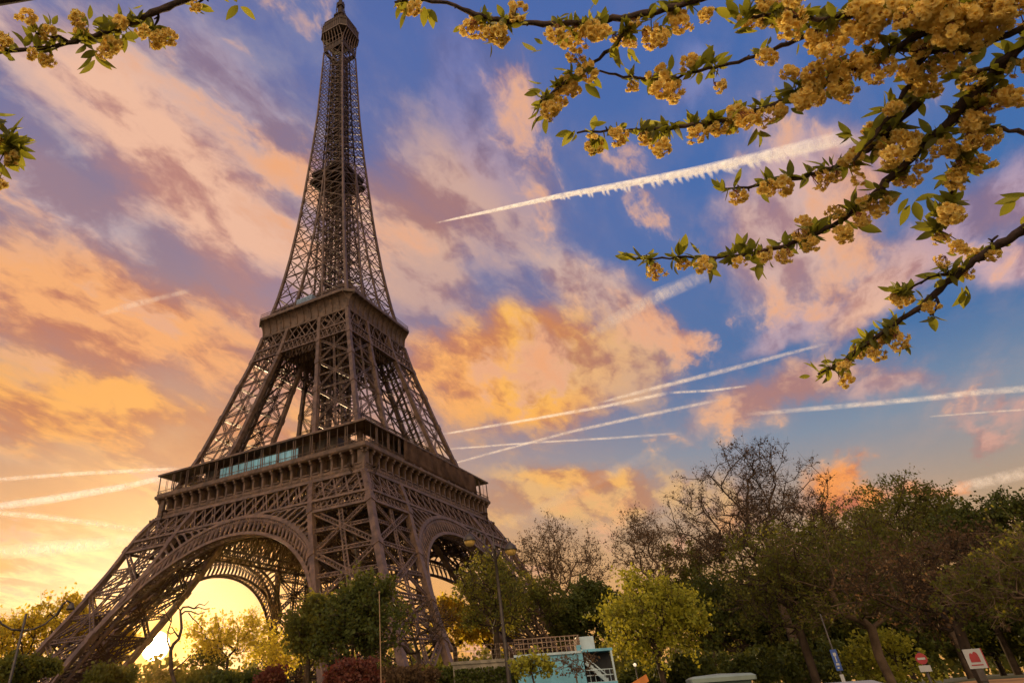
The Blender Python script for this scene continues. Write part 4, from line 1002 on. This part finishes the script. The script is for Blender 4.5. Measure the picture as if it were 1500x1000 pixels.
for k in range(7):
    rng = np.random.default_rng(300+k); pet = MB(); cal = MB(); nf = (13, 15, 11, 14, 17, 9, 12)[k]
    pos = []
    for i in range(nf):
        for tr in range(60):
            u = rng.normal(size=3); u /= np.linalg.norm(u); q = u*np.array((0.034, 0.034, 0.026))*(0.6+0.5*rng.random())+np.array((0, 0, -0.035))
            if all(np.linalg.norm(q-o_) > 0.0155 for o_ in pos): break
        pos.append(q)
    for q in pos:
        ax_ = q-np.array((0, 0, -0.02))+np.array((0, 0, -0.012)); flower(pet, cal, q, ax_+rng.normal(size=3)*0.008, 0.0150*(0.8+0.4*rng.random()), rng)
        cal.tube([np.zeros(3), q*0.5+np.array((0, 0, 0.006)), q*0.92], 0.0011, 4, cap=False)
    o = MB(); o.v = pet.v; o.f = pet.f; o.sm = pet.sm; o.mi = [0]*len(pet.f); o.m = 1; o.add(cal.v, cal.f, True)
    me_o = o.build('blossom_cluster', [PETAL, CALYX]); CLUST.append(me_o.data); bpy.data.objects.remove(me_o)

def spline(pts, n):
    P = np.array(pts, float); t = np.r_[0, np.cumsum(np.linalg.norm(np.diff(P[:, :2], axis=0), axis=1))]; t /= t[-1]
    u = np.linspace(0, 1, n); out = np.stack([np.interp(u, t, P[:, k]) for k in range(P.shape[1])], 1)
    for _ in range(3): out[1:-1] = 0.25*out[:-2]+0.5*out[1:-1]+0.25*out[2:]
    return out
crng = np.random.default_rng(77)
def branch(tree, dist, lines, dens, clusters, whorls, label, spread=16, csize=1.0, lsize=1.0, upleaf=0.35):
    """lines: pixel polylines (x, y, radius px, depth offset m); flowers are strung along them in 3-D at about dist metres"""
    wd_ = MB(); lf = MB(); todo = []
    for li, ln in enumerate(lines):
        L = [(p+(0.0,))[:4] if len(p) == 3 else p for p in ln]
        n = max(8, int(sum(math.hypot(a[0]-b_[0], a[1]-b_[1]) for a, b_ in zip(L, L[1:]))/11))
        S_ = spline(L, n); P = np.array([near(x, y, dist+dz_) for x, y, r_, dz_ in S_])
        P[1:-1] += crng.normal(size=(n-2, 3))*0.0022
        wd_.tube(P, S_[:, 2]*dist/FPX*(1+0.12*crng.normal(size=n)), 7)
        for i in range(1, n-1):   # buds and spurs
            if crng.random() < 0.35:
                d = crng.normal(size=3); d /= np.linalg.norm(d); wd_.tube([P[i], P[i]+d*0.014], [0.0035, 0.002], 5)
        if dens[li] > 0:
            x0 = S_[0, 0]
            acc = 0.0
            for i in range(1, n):
                acc += math.hypot(S_[i, 0]-S_[i-1, 0], S_[i, 1]-S_[i-1, 1])*dens[li]/30.0
                while acc > 1:
                    acc -= 1; o_ = crng.normal(size=3); o_ /= np.linalg.norm(o_); o_[2] -= 0.5
                    todo.append((P[i], P[i]+o_*spread*dist/FPX*crng.random()+np.array((0, 0, -0.010))))
    for x, y in clusters:
        c_ = near(x, y-10, dist+crng.normal()*0.03); todo.append((None, c_))
    allP = np.array(wd_.v)
    B = wd_.build('branch', CH_BARK, tree); tag(B, label)
    TL = np.array(tree.location)
    B.location = tuple(-TL)
    for k, (s_, c_) in enumerate(todo):
        o = bpy.data.objects.new('blossom_cluster', CLUST[crng.integers(len(CLUST))]); sc.collection.objects.link(o); o.parent = B
        o.location = tuple(c_); o.rotation_euler = (crng.normal()*0.45, crng.normal()*0.45, crng.random()*6.28); z = csize*(0.55+0.45*crng.random()); o.scale = (z, z, z)
        st = allP[np.argmin(np.linalg.norm(allP-c_, axis=1))] if s_ is None else s_
        lf.tube([st, (st+c_)/2+np.array((0, 0, 0.004)), c_], 0.0016, 4, cap=False)
        for q in range(crng.integers(8, 14)):
            d = crng.normal(size=3); d[2] += upleaf*0.6; leaf(lf, st+crng.normal(size=3)*0.008, d, 0.041*lsize*(0.6+0.8*crng.random()), crng)
    for x, y, nl, ang in whorls:
        p = near(x, y, dist)
        for q in range(nl):
            a = R(ang)+crng.normal()*0.6; d = RT*math.cos(a)-UP*math.sin(a)+FW*crng.normal()*0.5; leaf(lf, p+crng.normal(size=3)*0.008, d, 0.058*lsize*(0.6+0.6*crng.random()), crng)
    lo = lf.build('leaves', CH_LEAF, B)
    return B
def limb(tree, base, p0, r0, r1):
    w = MB(); m_ = (np.array(base)+p0)/2+np.array((0, 0, 0.35)); w.tube([np.array(base), m_, p0], [r0, (r0+r1)/2, r1], 8); o = w.build('limb', CH_BARK, tree); o.location = tuple(-np.array(tree.location))
RH = np.array((RT[0], RT[1], 0)); RH /= np.linalg.norm(RH); FH = np.array((FW[0], FW[1], 0)); FH /= np.linalg.norm(FH)
tb_ = CAM+RH*4.4+FH*0.9; tb_[2] = gnd(tb_[0], tb_[1])
cherry_r = thing('cherry_tree', 'flowering cherry whose blossom-laden branches hang in from the upper right', 'tree', tb_)
w = MB(); w.tube([tb_+np.array((0, 0, -0.1)), tb_+np.array((0.03, 0, 0.8)), tb_+np.array((-0.05, 0.05, 1.7)), tb_+np.array((0, 0, 2.5))], [0.16, 0.13, 0.12, 0.11], 10); o = w.build('trunk', CH_BARK, cherry_r); o.location = tuple(-tb_)
fk = tb_+np.array((0, 0, 2.4))
D0 = 2.3
branch(cherry_r, D0, [[(1300, -70, 8), (1130, -40, 6), (1040, -8, 5.5), (1000, 8, 5), (920, 27, 4.6), (855, 34, 4.2), (800, 36, 4), (747, 33, 3.6), (690, 20, 3.2), (645, 2, 2.6), (600, -2, 2), (578, 4, 1.5)],
        [(920, 45, 2.6), (893, 72, 2.6), (868, 92, 2.4), (845, 108, 2.2), (815, 130, 1.8), (790, 150, 1.4)], [(868, 104, 1.8), (925, 114, 1.8), (965, 117, 1.8), (1010, 108, 2.0), (1060, 96, 2.2), (1100, 85, 2.4), (1160, 62, 2.8), (1230, 28, 3.5), (1290, -20, 4)]],
       [0.2, 0.4, 0.35], [(588, 10), (606, 18), (700, 40), (716, 52), (735, 52), (738, 66), (757, 22), (815, 45), (842, 48), (858, 55), (830, 75), (842, 84), (880, 52), (898, 60), (872, 62), (925, 38), (940, 55), (955, 60), (985, 30), (994, 38), (830, 122), (838, 140), (812, 152), (925, 128), (985, 130), (972, 122), (1010, 95), (925, 60), (1160, 20), (1120, 20), (1090, 30)],
       [(628, 12, 4, 95), (595, 10, 5, 110), (678, 36, 2, 170), (722, 62, 2, 110), (870, 8, 3, -70), (905, 70, 3, 80), (922, 72, 3, 60), (972, 40, 4, 70), (795, 72, 3, 200), (790, 130, 3, 200), (790, 155, 5, 130), (800, 168, 4, 100), (862, 118, 3, 60), (1010, 105, 3, -80), (1022, 100, 3, -60), (1085, 25, 4, 200), (1040, 90, 3, -70)], 'highest branch reaching furthest left with pale double blossom')
branch(cherry_r, D0-0.15, [[(1520, -60, 8), (1420, 5, 6), (1340, 55, 5), (1280, 88, 4.4), (1220, 115, 4), (1150, 150, 3.6), (1080, 172, 3.2), (1010, 185, 2.8), (950, 190, 2.4), (900, 192, 2.0), (845, 195, 1.5)],
        [(1370, 20, 5), (1320, 12, 4), (1260, 20, 3.4), (1200, 30, 3), (1140, 22, 2.4), (1095, 25, 2)], [(1430, -20, 4), (1390, 20, 3.5), (1360, 70, 3), (1330, 130, 2.6), (1290, 190, 2.2), (1250, 235, 1.8)], [(1500, 40, 3), (1420, 75, 3), (1350, 78, 2.6), (1300, 70, 2.2)]],
       [0.85, 0.65, 0.45, 0.3], [(1130, 12), (1150, 22), (1105, 8), (1125, 25), (1140, 35), (1165, 10), (1260, 8), (1300, 14), (1440, 8), (1465, 18), (1490, 12), (1410, 28), (1350, 30), (1365, 8), (1190, 100), (1160, 110), (1225, 85), (1235, 42), (1262, 62), (1280, 30), (1330, 14), (1370, 30), (1200, 85), (1185, 75), (1250, 95), (1215, 60), (1310, 40), (1400, 15), (1450, 20), (1480, 8), (1345, 95), (1050, 188), (1065, 195), (1075, 172), (1180, 130), (1420, 50), (1390, 60)],
       [(950, 185, 6, 95), (965, 190, 5, 110), (980, 185, 4, 80), (840, 195, 5, 160), (875, 200, 4, 100), (1030, 180, 3, 95), (1110, 190, 4, 70), (1160, 165, 3, 95), (1260, 90, 4, 60), (1330, 30, 4, 40), (1100, 40, 4, 150), (1285, 60, 3, 80), (1410, 60, 4, 90)], 'thick flower-laden branch below the highest one', spread=20)
branch(cherry_r, D0-0.05, [[(1540, 20, 7), (1500, 62, 6), (1440, 122, 5.5), (1390, 178, 5.2), (1350, 214, 4.8), (1315, 250, 4.4), (1275, 290, 3.8), (1240, 318, 3.4), (1195, 342, 3), (1150, 362, 2.6), (1095, 372, 2.2), (1035, 378, 1.8), (980, 377, 1.5), (926, 380, 1.2)],
        [(1345, 150, 4), (1310, 185, 3.4), (1270, 222, 3), (1220, 248, 2.6), (1165, 262, 2.2), (1110, 274, 1.8), (1062, 276, 1.3)], [(1440, 125, 3.2), (1428, 170, 2.8), (1418, 215, 2.6), (1400, 265, 2.2), (1384, 305, 1.8), (1372, 335, 1.3)], [(1530, 200, 3), (1490, 192, 2.6), (1440, 186, 2.3), (1400, 178, 2)], [(1500, 90, 3), (1455, 100, 2.6), (1405, 110, 2)]],
       [0.75, 0.8, 1.1, 0.3, 0.35], [(1310, 265), (1328, 270), (1290, 225), (1275, 215), (1335, 215), (1320, 205), (1345, 130), (1330, 110), (1380, 90), (1310, 200), (1400, 245), (1390, 220), (1470, 150), (1485, 140), (1280, 190), (1360, 140), (1400, 310), (1385, 320), (1300, 290), (1230, 310), (1180, 330), (1170, 345), (1260, 300), (1250, 270), (1430, 200)],
       [(930, 380, 5, 190), (950, 375, 4, 120), (1000, 372, 3, -90), (1040, 385, 3, 80), (1080, 372, 3, -90), (1120, 385, 4, 90), (1065, 278, 4, 190), (1130, 268, 3, -90), (1240, 330, 4, 40), (1340, 295, 4, 90), (1372, 335, 4, 120), (1300, 165, 4, -120), (1250, 200, 4, 170), (1495, 290, 3, 150), (1425, 95, 4, -60)], 'long sloping branch in the middle with hanging blossom sprays', spread=17, csize=0.86)
branch(cherry_r, D0+0.25, [[(1560, 290, 5.2), (1500, 335, 4.6), (1440, 374, 4.2), (1400, 402, 3.8), (1350, 446, 3.2), (1312, 474, 2.8), (1270, 502, 2.3), (1232, 530, 1.8), (1198, 548, 1.2)], [(1400, 402, 2), (1372, 398, 1.6), (1345, 415, 1.3), (1318, 430, 1)], [(1372, 428, 1.6), (1378, 448, 1.3), (1362, 462, 1)], [(1440, 374, 1.8), (1452, 356, 1.4), (1462, 345, 1)]],
       [0.5, 0.3, 0.2, 0.2], [(1320, 450), (1328, 442), (1305, 440), (1290, 500), (1272, 505), (1300, 490), (1255, 515), (1240, 535), (1230, 540), (1395, 405), (1420, 375), (1310, 500), (1280, 520), (1385, 385)],
       [(1200, 548, 5, 190), (1215, 540, 4, 110), (1318, 428, 4, 200), (1360, 462, 4, 100), (1410, 425, 5, 90), (1400, 380, 3, 190), (1380, 400, 3, 190), (1300, 480, 4, 80), (1320, 505, 3, 60)], 'lowest branch slanting down from the right edge with few blossoms', spread=12, csize=0.8, lsize=0.85)
for x, y, r1, dd in ((1300, -70, 0.018, D0), (1520, -60, 0.018, D0-0.15), (1540, 20, 0.016, D0-0.05), (1560, 290, 0.013, D0+0.25)):
    limb(cherry_r, fk, near(x, y, dd), 0.045, r1)
tl_ = CAM-RH*3.6+FH*1.2; tl_[2] = gnd(tl_[0], tl_[1])
cherry_l = thing('cherry_tree', 'second flowering cherry whose short branches enter at the upper left', 'tree', tl_)
w = MB(); w.tube([tl_+np.array((0, 0, -0.1)), tl_+np.array((0.03, 0, 0.8)), tl_+np.array((-0.05, 0.05, 1.7)), tl_+np.array((0, 0, 2.7))], [0.15, 0.12, 0.11, 0.10], 10); o = w.build('trunk', CH_BARK, cherry_l); o.location = tuple(-tl_)
fk = tl_+np.array((0, 0, 2.6)); D1 = 2.1
branch(cherry_l, D1, [[(420, -70, 6), (330, -25, 5), (270, 2, 4.6), (235, 14, 4.4), (200, 30, 4.0), (170, 45, 3.6), (140, 52, 3.2), (100, 64, 3.0), (60, 72, 2.8), (20, 74, 2.6), (-60, 80, 3)], [(100, 62, 2), (85, 52, 1.6), (70, 55, 1.3), (52, 48, 1)], [(232, 16, 2), (232, 30, 1.6), (222, 45, 1.2)], [(330, -20, 2), (300, -5, 1.5), (285, 12, 1)]],
       [0.12, 0.3, 0.3, 0.1], [(40, 42), (70, 50), (105, 32), (120, 54), (185, 72), (168, 70), (208, 48), (228, 62), (243, 62), (160, 86), (52, 86), (66, 90), (288, 22), (345, -6), (325, -6), (8, 62)],
       [(72, 40, 3, -100), (132, 35, 3, -80), (138, 80, 5, 95), (205, 18, 3, 100), (180, 55, 4, 60), (30, 70, 3, 200), (345, 2, 2, 95), (120, 60, 3, 180)], 'leafy branch crossing the upper left corner', csize=0.72, lsize=0.9)
branch(cherry_l, D1-0.2, [[(-120, 150, 4), (-50, 180, 3), (-5, 205, 2.4), (18, 215, 1.6), (30, 222, 1.0)]], [0.4], [(0, 270), (-5, 255), (-8, 205)],
       [(12, 205, 4, 10), (-2, 172, 3, 40), (10, 222, 4, 45), (0, 240, 4, 70), (18, 200, 3, -20), (2, 215, 3, 100)], 'small leafy sprig at the left edge', lsize=0.95)
limb(cherry_l, fk, near(420, -70, D1), 0.04, 0.013); limb(cherry_l, fk, near(-120, 150, D1-0.2), 0.03, 0.009)

# ------------------------------------------------------------------ vapour trails high above
def trail_mat(name, colr, dens, sc_, streak, patch=(0.36, 0.68)):
    M = bpy.data.materials.new(name); M.use_nodes = True; nt = M.node_tree; nt.nodes.clear(); b = NB(nt)
    at_ = b.n('ShaderNodeAttribute', attribute_name='trail_uv'); sp_ = b.n('ShaderNodeSeparateXYZ'); nt.links.new(at_.outputs['Vector'], sp_.inputs[0])
    cb_ = b.n('ShaderNodeCombineXYZ'); nt.links.new(sp_.outputs[0], cb_.inputs[0]); nt.links.new(sp_.outputs[1], cb_.inputs[1])
    nz = b.noise(cb_.outputs[0], sc_, 7, 0.65, 0.6)
    lw = b.n('ShaderNodeLayerWeight'); lw.inputs[0].default_value = 0.5
    edge = b.m('POWER', b.m('SUBTRACT', 1.0, lw.outputs['Facing']), 2.3)
    al = b.m('MULTIPLY', b.m('MULTIPLY', edge, sp_.outputs[2]), b.step(nz, patch[0], patch[1], 0.15, 1.0))
    al = b.m('MULTIPLY', al, dens, clamp=True)
    df = b.n('ShaderNodeBsdfDiffuse'); tr = b.n('ShaderNodeBsdfTranslucent'); tp = b.n('ShaderNodeBsdfTransparent')
    for q in (df, tr): q.inputs[0].default_value = colr+(1,)
    m1 = b.n('ShaderNodeMixShader'); m1.inputs[0].default_value = 0.5; nt.links.new(df.outputs[0], m1.inputs[1]); nt.links.new(tr.outputs[0], m1.inputs[2])
    m2 = b.n('ShaderNodeMixShader'); nt.links.new(al, m2.inputs[0]); nt.links.new(tp.outputs[0], m2.inputs[1]); nt.links.new(m1.outputs[0], m2.inputs[2])
    o = b.n('ShaderNodeOutputMaterial'); nt.links.new(m2.outputs[0], o.inputs[0]); return M
TR_M = trail_mat('vapour_fresh', (0.88, 0.93, 1.0), 1.2, 3.0, 1, (0.30, 0.62))
TR_W = trail_mat('vapour_white', (0.88, 0.92, 0.98), 0.58, 3.0, 1)
TR_S = trail_mat('vapour_soft', (0.88, 0.92, 0.98), 0.55, 2.2, 1)
def contrail(pts, label, M=TR_W, drips=False, alt=3000.0, power=1.0):
    """pts: (x, y, width px, strength) along the trail"""
    n = 90; S_ = spline(pts, n) if len(pts) > 2 else np.array([np.array(pts[0])*(1-t)+np.array(pts[1])*t for t in np.linspace(0, 1, n)])
    P = []; Rr = []
    for x, y, w_, s_ in S_:
        d = ray(x, y); k = alt/d[2]; P.append(CAM+d*k); Rr.append(w_*0.44*k/FPX)
    P = np.array(P); Rr = np.array(Rr); c0 = P.mean(0)
    mb = MB(); ns = 10; mb.tube(P-c0, Rr, ns, cap=False); uv = []
    for i in range(n):
        e = min(1, i/6, (n-1-i)/6)
        for k in range(ns): uv.append((i/n*len(pts)*2.2, math.sin(2*PI*k/ns)*0.5+0.3*math.cos(2*PI*k/ns), S_[i, 3]*e))
    if drips:
        rg = np.random.default_rng(5); T = P[-1]-P[0]; T /= np.linalg.norm(T)
        for i in range(70):
            f = min(n-2.01, i/70*(n-2)+rg.random()*1.5); i0 = int(f); t = f-i0; p = P[i0]*(1-t)+P[i0+1]*t-c0; r_ = Rr[i0]
            g_ = smooth((f/n-0.12)/0.3)*(1-smooth((f/n-0.72)/0.25)*0.8); L = r_*(1.2+1.5*rg.random())*g_+r_*0.15
            q = [p+np.array((0, 0, -r_*0.2)), p+np.array((0, 0, -r_*0.5-L*0.5))+T*rg.normal()*r_*0.15, p+np.array((0, 0, -r_*0.5-L))+T*r_*(0.25+rg.normal()*0.2)]
            v0 = len(mb.v); mb.tube(q, [r_*0.6, r_*0.5, r_*0.2], 9); uv += [(rg.random()*9, k*0.2, S_[i0, 3]*0.9*(0.9 if k < 9 else (0.65 if k < 18 else 0.1))) for k in range(len(mb.v)-v0)]
    o = mb.build('contrail', M, None, tuple(c0)); a_ = o.data.attributes.new('trail_uv', 'FLOAT_VECTOR', 'POINT'); a_.data.foreach_set('vector', np.array(uv, dtype=np.float32).ravel())
    tag(o, label, 'contrail', 'vapour trails across the sky'); o.visible_shadow = True
    return o
contrail([(636, 327, 3, 0.8), (720, 309, 7, 1), (820, 287, 10, 1), (920, 269, 12.5, 1), (1020, 250, 15, .9), (1120, 228, 18, 0.7), (1200, 210, 24, 0.4), (1260, 196, 30, 0.1)], 'thickest white vapour trail with fringed lower edge right of the tower top', TR_M, drips=True)
contrail([(640, 637, 4, 1), (760, 617, 6, 1), (880, 596, 7, 1), (980, 575, 7, 1)], 'upper one of the two trails crossing right of the first platform')
contrail([(870, 592, 5, .7), (960, 568, 8, .8), (1060, 543, 9, .7), (1150, 519, 7, .6), (1215, 502, 5, .3)], 'trail climbing to the lowest blossom branch')
contrail([(640, 660, 2, .6), (660, 680, 4, 1), (720, 663, 5, 1), (840, 631, 6, .9), (960, 605, 7, .7), (1060, 584, 6, .4)], 'lower trail rising from the right corner of the first platform')
contrail([(650, 658, 4, .8), (780, 648, 4, .7), (900, 641, 5, .6), (1000, 634, 5, .3)], 'thin level trail just right of the first platform', TR_S)
contrail([(980, 575, 5, .8), (1040, 572, 5, .9), (1095, 565, 4, .6)], 'short bright trail end below the climbing trail')
contrail([(1090, 607, 7, .4), (1220, 596, 9, .7), (1340, 585, 9, .9), (1440, 574, 10, 1), (1540, 566, 11, 1)], 'broad faint trail running to the right edge', TR_S)
contrail([(1360, 610, 3, .7), (1450, 603, 3, .8), (1540, 597, 4, .8)], 'thin trail under the broad one at the right edge', TR_S)
contrail([(1365, 722, 14, .5), (1440, 706, 16, .9), (1540, 684, 18, 1)], 'wide pale trail above the grove at the right edge', TR_S)
contrail([(-40, 705, 7, 1), (100, 694, 8, 1), (200, 689, 8, 1), (262, 686, 7, 1)], 'upper straight trail left of the first platform')
contrail([(-40, 747, 12, 1), (80, 730, 14, 1), (180, 713, 12, 1), (245, 698, 9, 1)], 'brightest trail left of the first platform', TR_M)
contrail([(-40, 748, 8, .8), (60, 756, 10, .9), (150, 768, 11, .9), (225, 780, 10, .7)], 'trail sloping down towards the left tower leg')
contrail([(-40, 812, 20, .8), (70, 803, 24, 1), (150, 796, 22, 1), (215, 785, 18, .8)], 'wide glowing trail low beside the left tower leg')
contrail([(140, 462, 10, .5), (200, 445, 12, .8), (280, 425, 10, .4)], 'faint short trail in the clouds left of the second platform', TR_S)
contrail([(850, 500, 14, .3), (900, 468, 24, .8), (960, 435, 28, .9), (1040, 400, 22, .4)], 'broad soft trail below the long blossom branch', TR_S)
contrail([(715, 782, 14, .6), (790, 745, 20, .9), (880, 700, 22, .8), (985, 650, 18, .3)], 'broad soft trail rising from the tall sparse tree', TR_S)

# ------------------------------------------------------------------ evening haze
hz_ = MB(); hz_.box((-1800, -1800, -6), (1800, 1800, 335))
HZ = bpy.data.materials.new('haze'); HZ.use_nodes = True; nt = HZ.node_tree; nt.nodes.clear()
pvn = nt.nodes.new('ShaderNodeVolumePrincipled'); pvn.inputs['Color'].default_value = (1.0, 0.56, 0.18, 1); pvn.inputs['Density'].default_value = 2.5e-5; pvn.inputs['Anisotropy'].default_value = 0.85
on = nt.nodes.new('ShaderNodeOutputMaterial'); nt.links.new(pvn.outputs[0], on.inputs['Volume'])
tag(hz_.build('haze', HZ), kind='stuff')
